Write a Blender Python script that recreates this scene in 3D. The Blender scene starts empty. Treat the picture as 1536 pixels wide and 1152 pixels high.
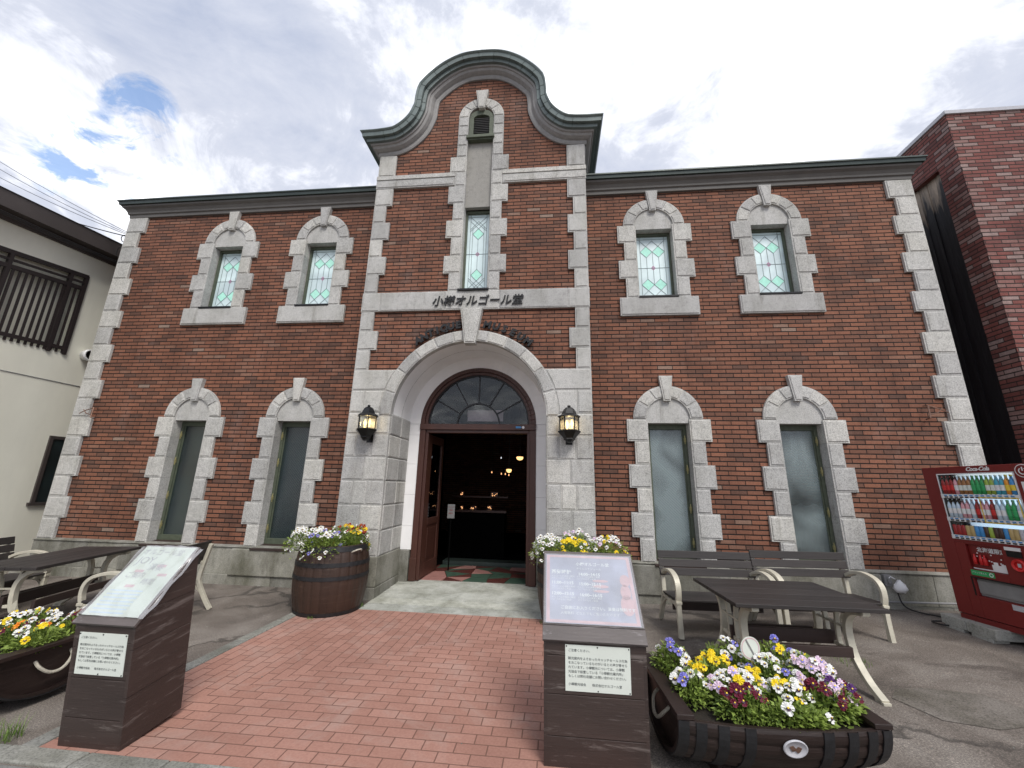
import bpy, bmesh, math, random
from mathutils import Vector, Matrix
from math import sin, cos, pi, radians, sqrt, atan2
random.seed(7)
scene = bpy.context.scene
col = scene.collection

# ------------------------------------------------------------------ camera
cam_d = bpy.data.cameras.new('camera')
cam = bpy.data.objects.new('camera', cam_d); col.objects.link(cam)
FW = Vector((-0.09963966, 0.96436591, 0.24509248)); RT = Vector((0.99501585, 0.09754021, 0.0207211)); UP = Vector((0.00392364, -0.24593555, 0.96927824))
cam.matrix_world = Matrix(((RT.x, UP.x, -FW.x, 1.343), (RT.y, UP.y, -FW.y, -6.623), (RT.z, UP.z, -FW.z, 1.656), (0, 0, 0, 1)))
cam_d.sensor_width = 36.0; cam_d.lens = 36.0*597.28/1536.0
cam_d.clip_start = 0.05; cam_d.clip_end = 2000
scene.camera = cam
scene.render.resolution_x = 1024; scene.render.resolution_y = 768
scene.view_settings.view_transform = 'Standard'; scene.view_settings.look = 'None'
scene.view_settings.exposure = 0.98; scene.view_settings.gamma = 1.0

# ------------------------------------------------------------------ world: bright broken cloud over a blue sky
SUN_EL, SUN_AZ = radians(50), radians(152)      # azimuth clockwise from +Y
world = bpy.data.worlds.new('World'); scene.world = world; world.use_nodes = True
wt = world.node_tree; wt.nodes.clear()
def wn(t, **k):
    n = wt.nodes.new(t)
    for a, b in k.items(): setattr(n, a, b)
    return n
L = wt.links.new
sky = wn('ShaderNodeTexSky'); sky.sky_type = 'NISHITA'; sky.sun_disc = False
sky.sun_elevation = SUN_EL; sky.sun_rotation = SUN_AZ
b1 = wn('ShaderNodeBackground'); b1.inputs[1].default_value = 0.15
L(sky.outputs[0], b1.inputs[0])
tc = wn('ShaderNodeTexCoord')
sep = wn('ShaderNodeSeparateXYZ'); L(tc.outputs['Generated'], sep.inputs[0])
zz = wn('ShaderNodeMath', operation='MAXIMUM'); L(sep.outputs[2], zz.inputs[0]); zz.inputs[1].default_value = 0.0
za = wn('ShaderNodeMath', operation='ADD'); L(zz.outputs[0], za.inputs[0]); za.inputs[1].default_value = 0.28
dx = wn('ShaderNodeMath', operation='DIVIDE'); L(sep.outputs[0], dx.inputs[0]); L(za.outputs[0], dx.inputs[1])
dy = wn('ShaderNodeMath', operation='DIVIDE'); L(sep.outputs[1], dy.inputs[0]); L(za.outputs[0], dy.inputs[1])
cmb = wn('ShaderNodeCombineXYZ'); L(dx.outputs[0], cmb.inputs[0]); L(dy.outputs[0], cmb.inputs[1])
def wnoise(scale, detail, rough, dist, off):
    m = wn('ShaderNodeMapping'); m.inputs['Location'].default_value = off; L(cmb.outputs[0], m.inputs[0])
    n = wn('ShaderNodeTexNoise'); n.inputs['Scale'].default_value = scale; n.inputs['Detail'].default_value = detail
    n.inputs['Roughness'].default_value = rough; n.inputs['Distortion'].default_value = dist
    L(m.outputs[0], n.inputs['Vector']); return n.outputs[0]
big = wnoise(1.35, 8, 0.58, 0.35, (3.1, 0.4, 0))
small = wnoise(4.2, 10, 0.66, 0.7, (1.7, 5.2, 0))
mixn = wn('ShaderNodeMath', operation='MULTIPLY_ADD'); L(small, mixn.inputs[0]); mixn.inputs[1].default_value = 0.46; L(big, mixn.inputs[2])
cr = wn('ShaderNodeValToRGB'); L(mixn.outputs[0], cr.inputs[0])
e = cr.color_ramp.elements
e[0].position = 0.575; e[0].color = (1.15, 1.15, 1.17, 1)
e[1].position = 0.89; e[1].color = (0.27, 0.30, 0.38, 1)
m_ = cr.color_ramp.elements.new(0.65); m_.color = (0.62, 0.63, 0.67, 1)
m_ = cr.color_ramp.elements.new(0.74); m_.color = (0.37, 0.39, 0.45, 1)
b2 = wn('ShaderNodeBackground'); L(cr.outputs[0], b2.inputs[0]); b2.inputs[1].default_value = 1.0
# holes of blue: a region of the sky where the noise is allowed to open
def hole(vec, r):
    v = Vector(vec).normalized()
    d = wn('ShaderNodeVectorMath', operation='DISTANCE'); nrm = wn('ShaderNodeVectorMath', operation='NORMALIZE')
    L(tc.outputs['Generated'], nrm.inputs[0]); L(nrm.outputs[0], d.inputs[0]); d.inputs[1].default_value = v
    mr = wn('ShaderNodeMapRange'); L(d.outputs['Value'], mr.inputs[0]); mr.inputs[1].default_value = 0; mr.inputs[2].default_value = r
    mr.inputs[3].default_value = 1; mr.inputs[4].default_value = 0; return mr.outputs[0]
hs = [hole((-1.023, .70, .909), .060), hole((-1.169, .723, .76), .085), hole((-1.035, .728, .79), .070), hole((-1.10, .72, .775), .065)]
acc = hs[0]
for h in hs[1:]:
    mx = wn('ShaderNodeMath', operation='MAXIMUM'); L(acc, mx.inputs[0]); L(h, mx.inputs[1]); acc = mx.outputs[0]
hn0 = wnoise(9.0, 8, 0.62, 0.6, (0.3, 2.2, 0))
hn = wn('ShaderNodeMath', operation='MULTIPLY_ADD'); L(hn0, hn.inputs[0]); hn.inputs[1].default_value = 6.0; hn.inputs[2].default_value = -2.45; hn = hn.outputs[0]
hc = wn('ShaderNodeMath', operation='MAXIMUM'); L(hn, hc.inputs[0]); hc.inputs[1].default_value = 0.0
hp = wn('ShaderNodeMath', operation='POWER'); L(acc, hp.inputs[0]); hp.inputs[1].default_value = 0.6
ha = wn('ShaderNodeMath', operation='MULTIPLY'); L(hp.outputs[0], ha.inputs[0]); L(hc.outputs[0], ha.inputs[1])
hr = wn('ShaderNodeMapRange'); L(ha.outputs[0], hr.inputs[0]); hr.inputs[1].default_value = 0.26; hr.inputs[2].default_value = 0.66
hr.inputs[3].default_value = 1.0; hr.inputs[4].default_value = 0.12
mixb = wn('ShaderNodeMixShader'); L(hr.outputs[0], mixb.inputs[0]); L(b1.outputs[0], mixb.inputs[1]); L(b2.outputs[0], mixb.inputs[2])
wo = wn('ShaderNodeOutputWorld'); L(mixb.outputs[0], wo.inputs[0])

sd = bpy.data.lights.new('sun', 'SUN'); sd.energy = 1.4; sd.angle = radians(22); sd.color = (1.0, 0.955, 0.89)
sun = bpy.data.objects.new('sun', sd); col.objects.link(sun)
sdir = Vector((sin(SUN_AZ)*cos(SUN_EL), cos(SUN_AZ)*cos(SUN_EL), sin(SUN_EL)))
sun.rotation_euler = sdir.to_track_quat('Z', 'Y').to_euler(); sun.location = (-5, -20, 20)

# ------------------------------------------------------------------ materials
class G:
    """tiny node-graph helper"""
    def __init__(s, name):
        s.m = bpy.data.materials.new(name); s.m.use_nodes = True; s.t = s.m.node_tree; s.t.nodes.clear()
        s.out = s.n('ShaderNodeOutputMaterial'); s.p = s.n('ShaderNodeBsdfPrincipled'); s.l(s.p.outputs[0], s.out.inputs[0])
    def n(s, t, **k):
        x = s.t.nodes.new(t)
        for a, b in k.items(): setattr(x, a, b)
        return x
    def l(s, a, b): s.t.links.new(a, b)
    def put(s, i, v):
        if hasattr(v, 'is_output'): s.l(v, i)
        else: i.default_value = v
    def math(s, op, a, b=0.0, c=None, clamp=False):
        x = s.n('ShaderNodeMath', operation=op); x.use_clamp = clamp
        s.put(x.inputs[0], a); s.put(x.inputs[1], b)
        if c is not None: s.put(x.inputs[2], c)
        return x.outputs[0]
    def obj(s): return s.n('ShaderNodeTexCoord').outputs['Object']
    def noise(s, scale, detail=4, rough=.55, vec=None, stretch=None, dist=0):
        v = vec or s.obj()
        if stretch:
            mp = s.n('ShaderNodeMapping'); mp.inputs['Scale'].default_value = stretch; s.l(v, mp.inputs[0]); v = mp.outputs[0]
        x = s.n('ShaderNodeTexNoise'); s.l(v, x.inputs['Vector']); x.inputs['Scale'].default_value = scale
        x.inputs['Detail'].default_value = detail; x.inputs['Roughness'].default_value = rough; x.inputs['Distortion'].default_value = dist
        return x.outputs[0]
    def ramp(s, f, stops):
        x = s.n('ShaderNodeValToRGB'); s.l(f, x.inputs[0]); e = x.color_ramp.elements
        e[0].position = stops[0][0]; e[0].color = (*stops[0][1], 1); e[1].position = stops[-1][0]; e[1].color = (*stops[-1][1], 1)
        for p, c in stops[1:-1]: q = x.color_ramp.elements.new(p); q.color = (*c, 1)
        return x.outputs[0]
    def mix(s, f, a, b, mode='MIX'):
        x = s.n('ShaderNodeMix', data_type='RGBA', blend_type=mode); s.put(x.inputs[0], f)
        for i, v in ((6, a), (7, b)):
            if isinstance(v, tuple): v = (*v[:3], 1)
            s.put(x.inputs[i], v)
        return x.outputs[2]
    def tint(s):
        x = s.n('ShaderNodeAttribute'); x.attribute_name = 'tint'; return x.outputs['Fac']
    def bump(s, h, strength=.3, dist=.01):
        x = s.n('ShaderNodeBump'); x.inputs['Strength'].default_value = strength; x.inputs['Distance'].default_value = dist
        s.l(h, x.inputs['Height']); s.l(x.outputs[0], s.p.inputs['Normal'])
    def fin(s, base, rough=.7, metal=0, spec=.5):
        s.put(s.p.inputs['Base Color'], (*base, 1) if isinstance(base, tuple) else base)
        s.put(s.p.inputs['Roughness'], rough); s.put(s.p.inputs['Metallic'], metal); s.p.inputs['Specular IOR Level'].default_value = spec
        return s.m

def sc(c, k): return tuple(min(1, x*k) for x in c)
def simple(name, c, rough=.6, metal=0, var=.25, scale=8, bump=0, spec=.5, tintk=.35, stretch=None):
    g = G(name)
    f = g.noise(scale, 5, .6, stretch=stretch)
    f = g.math('ADD', f, g.math('MULTIPLY', g.tint(), tintk))
    colr = g.ramp(f, [(.25, sc(c, 1-var)), (.62, c), (1.0, sc(c, 1+var*1.4))])
    if bump: g.bump(g.noise(scale*6, 4, .6, stretch=stretch), bump, .004)
    return g.fin(colr, rough, metal, spec)

def brick_mat(name, stops, H=.0715, LEN=.24, off=(0, 0), mort=(.014, .010, .009), pave=False):
    g = G(name)
    sp = g.n('ShaderNodeSeparateXYZ'); g.l(g.obj(), sp.inputs[0])
    if pave: U0, V0 = sp.outputs[0], sp.outputs[1]
    else: U0, V0 = g.math('ADD', sp.outputs[0], sp.outputs[1]), sp.outputs[2]
    def cell(U, V):
        v = g.math('DIVIDE', g.math('ADD', V, 50*H+off[1]), H)
        row = g.math('FLOOR', v); fz = g.math('FRACT', v)
        half = g.math('MULTIPLY', g.math('MODULO', row, 2.0), .5)
        jit = g.n('ShaderNodeTexWhiteNoise', noise_dimensions='1D'); g.l(row, jit.inputs['W'])
        half = g.math('ADD', half, g.math('MULTIPLY', jit.outputs[0], .10))
        u = g.math('ADD', g.math('DIVIDE', g.math('ADD', U, 50*LEN+off[0]), LEN), half)
        cl = g.math('FLOOR', u); fu = g.math('FRACT', u)
        return row, cl, fu, fz
    row, cl, fu, fz = cell(U0, V0)
    if pave:
        r2, c2, fu2, fz2 = cell(V0, U0)
        msk = g.math('GREATER_THAN', g.math('SUBTRACT', g.math('SUBTRACT', V0, g.math('MULTIPLY', U0, .9)), -2.02), 0)
        def sel(a, b): 
            x = g.n('ShaderNodeMix', data_type='FLOAT'); g.l(msk, x.inputs[0]); g.l(a, x.inputs[2]); g.l(b, x.inputs[3]); return x.outputs[0]
        row, cl, fu, fz = sel(row, r2), sel(cl, c2), sel(fu, fu2), sel(fz, fz2)
    cv = g.n('ShaderNodeCombineXYZ'); g.l(cl, cv.inputs[0]); g.l(row, cv.inputs[1])
    wnz = g.n('ShaderNodeTexWhiteNoise', noise_dimensions='2D'); g.l(cv.outputs[0], wnz.inputs['Vector'])
    wob = g.math('MULTIPLY', g.math('SUBTRACT', g.noise(30, 3, .6), .5), .05)
    def band(f, w, soft):
        d = g.math('MINIMUM', f, g.math('SUBTRACT', 1.0, f)); d = g.math('ADD', d, g.math('MULTIPLY', wob, w*4))
        mr = g.n('ShaderNodeMapRange'); g.l(d, mr.inputs[0]); mr.inputs[1].default_value = w*.5; mr.inputs[2].default_value = w*.5+soft
        return mr.outputs[0]
    if pave: m = g.math('MINIMUM', band(fz, .045, .03), band(fu, .024, .015))
    else: m = g.math('MINIMUM', band(fz, .17, .06), g.math('ADD', g.math('MULTIPLY', band(fu, .034, .014), .92), .08))
    base = g.ramp(wnz.outputs[0], stops)
    base = g.mix(.55, base, g.ramp(g.noise(45, 5, .65), [(.3, (.35, .32, .3)), (.7, (1, 1, 1))]), 'MULTIPLY') if not pave else \
           g.mix(.5, base, g.ramp(g.noise(60, 5, .7), [(.3, (.55, .5, .48)), (.7, (1, 1, 1))]), 'MULTIPLY')
    big = g.ramp(g.noise(.8, 5, .65, dist=.5), [(.30, (.84, .82, .82) if pave else (.74, .72, .72)), (.55, (1, 1, 1)), (.8, (1.10, 1.07, 1.05))])
    base = g.mix(1.0, base, big, 'MULTIPLY')
    if pave:
        dirt = g.ramp(g.noise(1.7, 6, .7, dist=1), [(.5, (0, 0, 0)), (.72, (1, 1, 1))])
        base = g.mix(g.math('MULTIPLY', dirt, .45), base, (.42, .33, .29))
    else:
        eff = g.ramp(g.noise(1.3, 7, .75, stretch=(1, 1, .5)), [(.56, (0, 0, 0)), (.80, (1, 1, 1))])
        base = g.mix(g.math('MULTIPLY', eff, .34), base, (.33, .27, .25))
        drip = g.ramp(g.noise(2.6, 6, .65, stretch=(1, 1, .12)), [(.28, (.62, .60, .60)), (.48, (1, 1, 1))])
        base = g.mix(.8, base, drip, 'MULTIPLY')
    colr = g.mix(m, mort, base)
    h = g.math('ADD', m, g.math('MULTIPLY', g.noise(90, 3, .6), .18))
    h = g.math('ADD', h, g.math('MULTIPLY', wnz.outputs[0], .15))
    g.bump(h, .8 if not pave else .35, .012 if not pave else .004)
    return g.fin(colr, .82, 0, .3)

M = {}
M['brick'] = brick_mat('red_brick', [(0, (.145, .078, .058)), (.12, (.195, .094, .064)), (.42, (.245, .110, .071)), (.70, (.278, .121, .075)), (.92, (.310, .137, .086)), (.988, (.28, .155, .11)), (1, (.33, .24, .19))])
M['brick2'] = brick_mat('purple_red_brick', [(0, (.17, .070, .064)), (.3, (.25, .085, .072)), (.55, (.28, .105, .090)), (.72, (.32, .19, .17)), (1, (.38, .28, .26))], off=(.1, .02), mort=(.03, .022, .02))
M['paver'] = brick_mat('clay_pavers', [(0, (.385, .205, .160)), (.5, (.42, .228, .180)), (1, (.455, .252, .200))], H=.1045, LEN=.209, mort=(.16, .085, .065), pave=True)
def stone_mat(name, c, speck=.5, scale=170, stain=.25):
    g = G(name)
    sp = g.ramp(g.noise(scale, 3, .7), [(.36, sc(c, 1-speck)), (.5, c), (.66, sc(c, 1+speck*.45))])
    st = g.ramp(g.noise(2.2, 6, .65, stretch=(1, 1, .5)), [(.3, (1-stain, 1-stain, 1-stain*1.1)), (.6, (1, 1, 1))])
    dr = g.ramp(g.noise(5, 6, .7, stretch=(1, 1, .15)), [(.26, (.66, .65, .62)), (.44, (1, 1, 1))]); st = g.mix(1.0, st, dr, 'MULTIPLY')
    ptc = g.ramp(g.noise(14, 5, .7), [(.30, (.78, .78, .78)), (.46, (1, 1, 1)), (.75, (1.08, 1.08, 1.07))]); st = g.mix(1.0, st, ptc, 'MULTIPLY')
    b = g.mix(1.0, sp, st, 'MULTIPLY')
    t = g.ramp(g.tint(), [(0, (.84, .84, .85)), (.5, (1, 1, 1)), (1, (1.13, 1.12, 1.09))])
    b = g.mix(1.0, b, t, 'MULTIPLY')
    g.bump(g.noise(60, 5, .7), .35, .008)
    return g.fin(b, .85, 0, .3)
M['stone'] = stone_mat('grey_granite', (.50, .495, .48), .42, 80)
M['stone2'] = stone_mat('weathered_concrete', (.29, .285, .255), .22, 60, .6)
M['panelstone'] = stone_mat('grey_render_panel', (.33, .32, .30), .35, 120, .15)
M['plaster'] = simple('white_plaster', (.84, .84, .84), .8, var=.07, scale=3)
M['cream'] = simple('cream_stucco', (.74, .73, .63), .9, var=.14, scale=1.0, bump=.3, stretch=(1, 1, .35))
M['frieze'] = simple('grey_painted_moulding', (.115, .108, .10), .6, var=.15, scale=4)
M['pmould'] = simple('grey_stone_moulding', (.26, .255, .25), .75, var=.18, scale=14, bump=.2)
M['greenmetal'] = simple('green_grey_sheet_metal', (.125, .155, .150), .38, .15, var=.3, scale=3)
M['darkroof'] = simple('dark_roof_metal', (.040, .055, .050), .4, .2, var=.3, scale=3)
M['greenwood'] = simple('green_painted_frame', (.072, .086, .058), .6, var=.35, scale=16, bump=.2)
M['brass'] = simple('tarnished_brass', (.30, .27, .13), .5, .5, var=.4, scale=30)
M['doorbrown'] = simple('dark_brown_paint', (.062, .024, .017), .42, var=.25, scale=6, bump=.1, stretch=(1, 1, .2))
M['black'] = simple('black_iron', (.012, .012, .013), .35, .3, var=.3, scale=20)
M['letters'] = simple('dark_bronze_letters', (.007, .006, .006), .35, .0, var=.2)
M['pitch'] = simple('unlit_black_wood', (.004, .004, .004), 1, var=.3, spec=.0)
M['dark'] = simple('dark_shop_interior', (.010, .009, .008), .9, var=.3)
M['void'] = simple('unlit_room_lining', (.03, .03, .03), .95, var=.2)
M['fascia'] = simple('brown_fascia', (.050, .040, .037), .6, var=.2, scale=2)
M['lattice'] = simple('dark_brown_lattice', (.020, .014, .014), .5, var=.2)
M['castiron'] = simple('cream_cast_metal', (.52, .49, .40), .5, .1, var=.22, scale=9, bump=.15)
M['table'] = simple('weathered_dark_slats', (.027, .0225, .0215), .55, var=.45, scale=9, bump=.45, stretch=(.12, 1, 1))
M['bench'] = simple('brown_bench_slats', (.034, .020, .017), .55, var=.45, scale=9, bump=.45, stretch=(.12, 1, 1))
M['hoop'] = simple('rusty_dark_hoop', (.022, .022, .024), .55, .35, var=.5, scale=14, bump=.3)
M['rope'] = simple('pale_rope', (.45, .42, .35), .9, var=.3, scale=60, bump=.5)
M['soil'] = simple('planting_soil', (.018, .013, .009), .95, var=.5, scale=50, bump=.8)
M['wall_step'] = stone_mat('pale_step_stone', (.50, .51, .47), .22, 90, .5)
M['kerb'] = stone_mat('granite_kerb', (.27, .27, .25), .35, 70, .5)
M['slab'] = stone_mat('pavement_slab', (.25, .25, .24), .3, 60, .4)
M['paper'] = simple('printed_paper', (.68, .72, .66), .7, var=.05, scale=5)
M['ink'] = simple('grey_ink', (.10, .11, .11), .8, var=.1)
M['white'] = simple('white_plastic', (.75, .75, .76), .45, var=.06)
M['whiteink'] = simple('white_ink', (.82, .82, .84), .7, var=.05)
M['pinkink'] = simple('pink_ink', (.62, .42, .45), .6, var=.2, scale=12)
M['lavender'] = simple('lavender_poster', (.40, .40, .50), .45, var=.38, scale=5)
M['redpaint'] = simple('dark_red_enamel', (.165, .013, .012), .38, var=.12, scale=3)
M['red'] = simple('bright_red', (.55, .02, .02), .4, var=.1)
M['grey'] = simple('grey_plastic', (.22, .22, .22), .5, var=.2)
M['concreteblock'] = stone_mat('concrete_block', (.42, .42, .39), .25, 60, .3)
M['tbrown'] = simple('white_cap_plastic', (.7, .7, .7), .4)
M['copper'] = simple('weathered_copper', (.20, .12, .09), .5, .6, var=.4, scale=40)
M['cable'] = simple('black_cable', (.010, .010, .011), .5)
M['skyblue'] = simple('pale_blue_backing', (.55, .66, .80), .5, var=.05)
M['yellow'] = simple('yellow_strip', (.75, .55, .05), .5, var=.05)
M['greenlab'] = simple('green_label', (.03, .35, .11), .5, var=.1)
M['tile1'] = simple('green_stone', (.045, .085, .060), .5, var=.3, scale=10)
M['tile2'] = simple('pink_stone', (.34, .17, .15), .5, var=.2, scale=10)
M['tile3'] = simple('maroon_stone', (.085, .024, .020), .5, var=.3, scale=10)
M['tealglass'] = simple('teal_stained_glass', (.45, .86, .72), .2, var=.15, scale=20)
M['violetglass'] = simple('violet_stained_glass', (.40, .24, .34), .2, var=.15)
M['lead'] = simple('lead_came', (.22, .28, .29), .5, .2, var=.2)

def wood_painted(name, c, c2, worn):
    g = G(name)
    f = g.noise(5, 6, .65, stretch=(.35, .35, 3)); f = g.math('ADD', f, g.math('MULTIPLY', g.tint(), .3))
    b = g.ramp(f, [(.3, sc(c, .7)), (.65, c), (1, sc(c, 1.35))])
    w = g.ramp(g.noise(9, 7, .75, stretch=(.25, .25, 2.2), dist=.6), [(.55, (0, 0, 0)), (.70, (1, 1, 1))])
    b = g.mix(g.math('MULTIPLY', w, worn), b, c2)
    scr = g.ramp(g.noise(30, 6, .8, stretch=(.3, .3, 2.6), dist=.3), [(.62, (0, 0, 0)), (.70, (1, 1, 1))]); b = g.mix(g.math('MULTIPLY', scr, worn*.6), b, c2)
    g.bump(g.noise(24, 5, .7, stretch=(.2, .2, 3)), .4, .006)
    return g.fin(b, .5, 0, .5)
M['signwood'] = wood_painted('worn_brown_boards', (.046, .031, .027), (.24, .205, .19), .7)
M['signlid'] = wood_painted('bleached_lid_boards', (.10, .085, .082), (.34, .32, .33), .8)
M['barrelwood'] = wood_painted('barrel_staves', (.040, .021, .014), (.12, .075, .05), .6)
M['troughwood'] = wood_painted('dark_barrel_staves', (.020, .011, .009), (.09, .06, .05), .5)
M['burnt'] = wood_painted('charred_boards', (.009, .009, .012), (.03, .03, .035), .5)
def char():
    g = G('charred_cedar_with_bare_tops')
    sp = g.n('ShaderNodeSeparateXYZ'); g.l(g.obj(), sp.inputs[0])
    st = g.noise(7, 4, .6, stretch=(1, 1, .12))
    f = g.math('ADD', sp.outputs[2], g.math('MULTIPLY', g.math('SUBTRACT', st, .5), 2.6))
    m = g.n('ShaderNodeMapRange'); g.l(f, m.inputs[0]); m.inputs[1].default_value = 6.75; m.inputs[2].default_value = 7.15
    dk = g.ramp(g.noise(10, 5, .7, stretch=(1, 1, .12)), [(.3, (.004, .004, .006)), (.75, (.016, .016, .021))])
    lt = g.ramp(g.noise(14, 5, .7, stretch=(1, 1, .2)), [(.3, (.16, .13, .10)), (.7, (.50, .40, .30))])
    g.bump(g.noise(12, 5, .7, stretch=(1, 1, .12)), .6, .02)
    return g.fin(g.mix(m.outputs[0], dk, lt), .55)
M['char'] = char()
def asphalt():
    g = G('worn_asphalt')
    b = g.ramp(g.noise(1.1, 7, .62, dist=.8), [(.28, (.090, .077, .067)), (.5, (.160, .138, .120)), (.72, (.25, .225, .200))])
    agg = g.ramp(g.noise(95, 4, .85), [(.30, (.35, .35, .35)), (.52, (1, 1, 1)), (.70, (2.3, 2.25, 2.2))])
    b = g.mix(1.0, b, agg, 'MULTIPLY')
    vo = g.n('ShaderNodeTexVoronoi', feature='DISTANCE_TO_EDGE'); vo.inputs['Scale'].default_value = .42
    nv = g.n('ShaderNodeTexNoise'); nv.inputs['Scale'].default_value = 2.2; nv.inputs['Detail'].default_value = 6; g.l(g.obj(), nv.inputs['Vector'])
    mv = g.n('ShaderNodeVectorMath', operation='MULTIPLY_ADD'); g.l(nv.outputs['Color'], mv.inputs[0]); mv.inputs[1].default_value = (.8, .8, 0); g.l(g.obj(), mv.inputs[2])
    g.l(mv.outputs[0], vo.inputs['Vector'])
    cr_ = g.n('ShaderNodeMapRange'); g.l(vo.outputs['Distance'], cr_.inputs[0]); cr_.inputs[1].default_value = .004; cr_.inputs[2].default_value = .014
    gate = g.ramp(g.noise(.9, 3, .5), [(.40, (1, 1, 1)), (.46, (0, 0, 0))])
    cm = g.math('MAXIMUM', cr_.outputs[0], gate)
    b = g.mix(g.math('ADD', g.math('MULTIPLY', cm, .6), .4), (.025, .022, .020), b)
    dark = g.ramp(g.noise(.7, 4, .6, stretch=(1, 2.5, 1)), [(.60, (1, 1, 1)), (.66, (.62, .6, .6))])
    b = g.mix(1.0, b, dark, 'MULTIPLY')
    h = g.math('ADD', g.noise(120, 4, .8), g.math('MULTIPLY', cm, 1.2))
    g.bump(h, .6, .006)
    return g.fin(b, .85, 0, .35)
M['asphalt'] = asphalt()
M['asphaltpatch'] = stone_mat('weathered_concrete_patch', (.20, .18, .16), .5, 90, .5)
def glass(name, tintc, clear, rough=.06, gloss=.25, pattern=False):
    g = G(name)
    tr = g.n('ShaderNodeBsdfTransparent'); tr.inputs[0].default_value = (.9, .95, .95, 1)
    df = g.n('ShaderNodeBsdfDiffuse')
    cc = g.ramp(g.noise(1.5, 3, .45, dist=.6), [(.34, sc(tintc, .35 if pattern else .8)), (.62, sc(tintc, 1.7 if pattern else 1.15))]); g.l(cc, df.inputs[0])  # pattern panes: wide tone range paints uneven window brightness into the glass
    m1 = g.n('ShaderNodeMixShader'); m1.inputs[0].default_value = clear; g.l(df.outputs[0], m1.inputs[1]); g.l(tr.outputs[0], m1.inputs[2])
    gl = g.n('ShaderNodeBsdfGlossy'); gl.inputs['Roughness'].default_value = rough
    fr = g.n('ShaderNodeFresnel'); fr.inputs[0].default_value = 1.5
    ff = g.math('ADD', fr.outputs[0], gloss, clamp=True)
    bp = g.n('ShaderNodeBump'); bp.inputs['Strength'].default_value = .25 if pattern else .0; bp.inputs['Distance'].default_value = .004
    if pattern:
        wv = g.n('ShaderNodeTexWave', wave_type='BANDS', bands_direction='DIAGONAL'); wv.inputs['Scale'].default_value = 14; g.l(g.obj(), wv.inputs[0]); hh = wv.outputs['Fac']
        wire = g.n('ShaderNodeMapRange'); g.l(hh, wire.inputs[0]); wire.inputs[1].default_value = .86; wire.inputs[2].default_value = 1.0; wire.inputs[3].default_value = 0; wire.inputs[4].default_value = 1
        c2 = g.mix(g.math('MULTIPLY', wire.outputs[0], .5), cc, (.16, .2, .2)); g.l(c2, df.inputs[0])
    else: hh = g.noise(4, 2)
    g.l(hh, bp.inputs['Height']); g.l(bp.outputs[0], gl.inputs['Normal'])
    m2 = g.n('ShaderNodeMixShader'); g.l(ff, m2.inputs[0]); g.l(m1.outputs[0], m2.inputs[1]); g.l(gl.outputs[0], m2.inputs[2])
    g.l(m2.outputs[0], g.out.inputs[0]); return g.m
M['wireglass'] = glass('dark_wired_glass', (.008, .017, .019), .35, .10, .03, True)
M['frosted'] = glass('frosted_wired_glass', (.22, .27, .275), .55, .25, .03, True)
M['fanglass'] = glass('fanlight_glass', (.006, .006, .008), .92, .01, .0)
M['stainglass'] = glass('pale_stained_glass', (.70, .86, .90), .0, .30, .08)
M['clear'] = glass('lantern_glass', (.4, .4, .38), .86, .05, .06)
M['filmclear'] = glass('taut_plastic_film', (.80, .80, .86), .80, .22, .03)
M['plastic'] = glass('clear_plastic_film', (.86, .85, .89), .74, .20, .04)
def emis(name, c, s, c2=None):
    g = G(name)
    e = g.n('ShaderNodeEmission'); e.inputs[1].default_value = s
    if c2: g.l(g.ramp(g.noise(30, 2), [(.35, c), (.65, c2)]), e.inputs[0])
    else: e.inputs[0].default_value = (*c, 1)
    g.l(e.outputs[0], g.out.inputs[0]); return g.m
M['bulb'] = emis('warm_bulb', (1, .68, .22), 2.6)
M['globe'] = emis('opal_shade', (1, .58, .22), 1.1)
M['spot'] = emis('spot_glow', (1, .50, .22), .9)
M['caselit'] = emis('lit_case_back', (.62, .78, 1), .75)
M['caseglass'] = glass('case_glass', (.4, .4, .4), .97, .02, .0)
M['tube'] = emis('case_light', (.9, .95, 1), .55)
def leafm(name, a, b):
    g = G(name)
    f = g.math('ADD', g.noise(9, 3), g.math('MULTIPLY', g.tint(), .6))
    c = g.ramp(f, [(.35, a), (.95, b)])
    g.p.inputs['Subsurface Weight'].default_value = 0
    tl = g.n('ShaderNodeBsdfTranslucent'); g.l(c, tl.inputs[0])
    mx = g.n('ShaderNodeMixShader'); mx.inputs[0].default_value = .3; g.l(g.p.outputs[0], mx.inputs[1]); g.l(tl.outputs[0], mx.inputs[2]); g.l(mx.outputs[0], g.out.inputs[0])
    return g.fin(c, .5, 0, .4)
M['leaf'] = leafm('pansy_leaves', (.040, .085, .016), (.30, .40, .085))
M['grass'] = leafm('grass_blades', (.05, .10, .02), (.20, .30, .07))
PET = {'white': (.80, .80, .78), 'yellow': (.80, .62, .02), 'orange': (.80, .28, .02), 'maroon': (.13, .006, .028), 'violet': (.25, .24, .62),
       'pink': (.74, .60, .72), 'red': (.28, .012, .012), 'purple': (.10, .03, .16), 'yred': (.62, .42, .03)}
for k, c in PET.items(): M['p_'+k] = simple(k+'_petal', c, .6, var=.10, scale=40, tintk=.2)
M['eye_dark'] = simple('dark_flower_face', (.035, .006, .03), .6)
M['eye_yellow'] = simple('yellow_flower_eye', (.75, .55, .04), .6)
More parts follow.
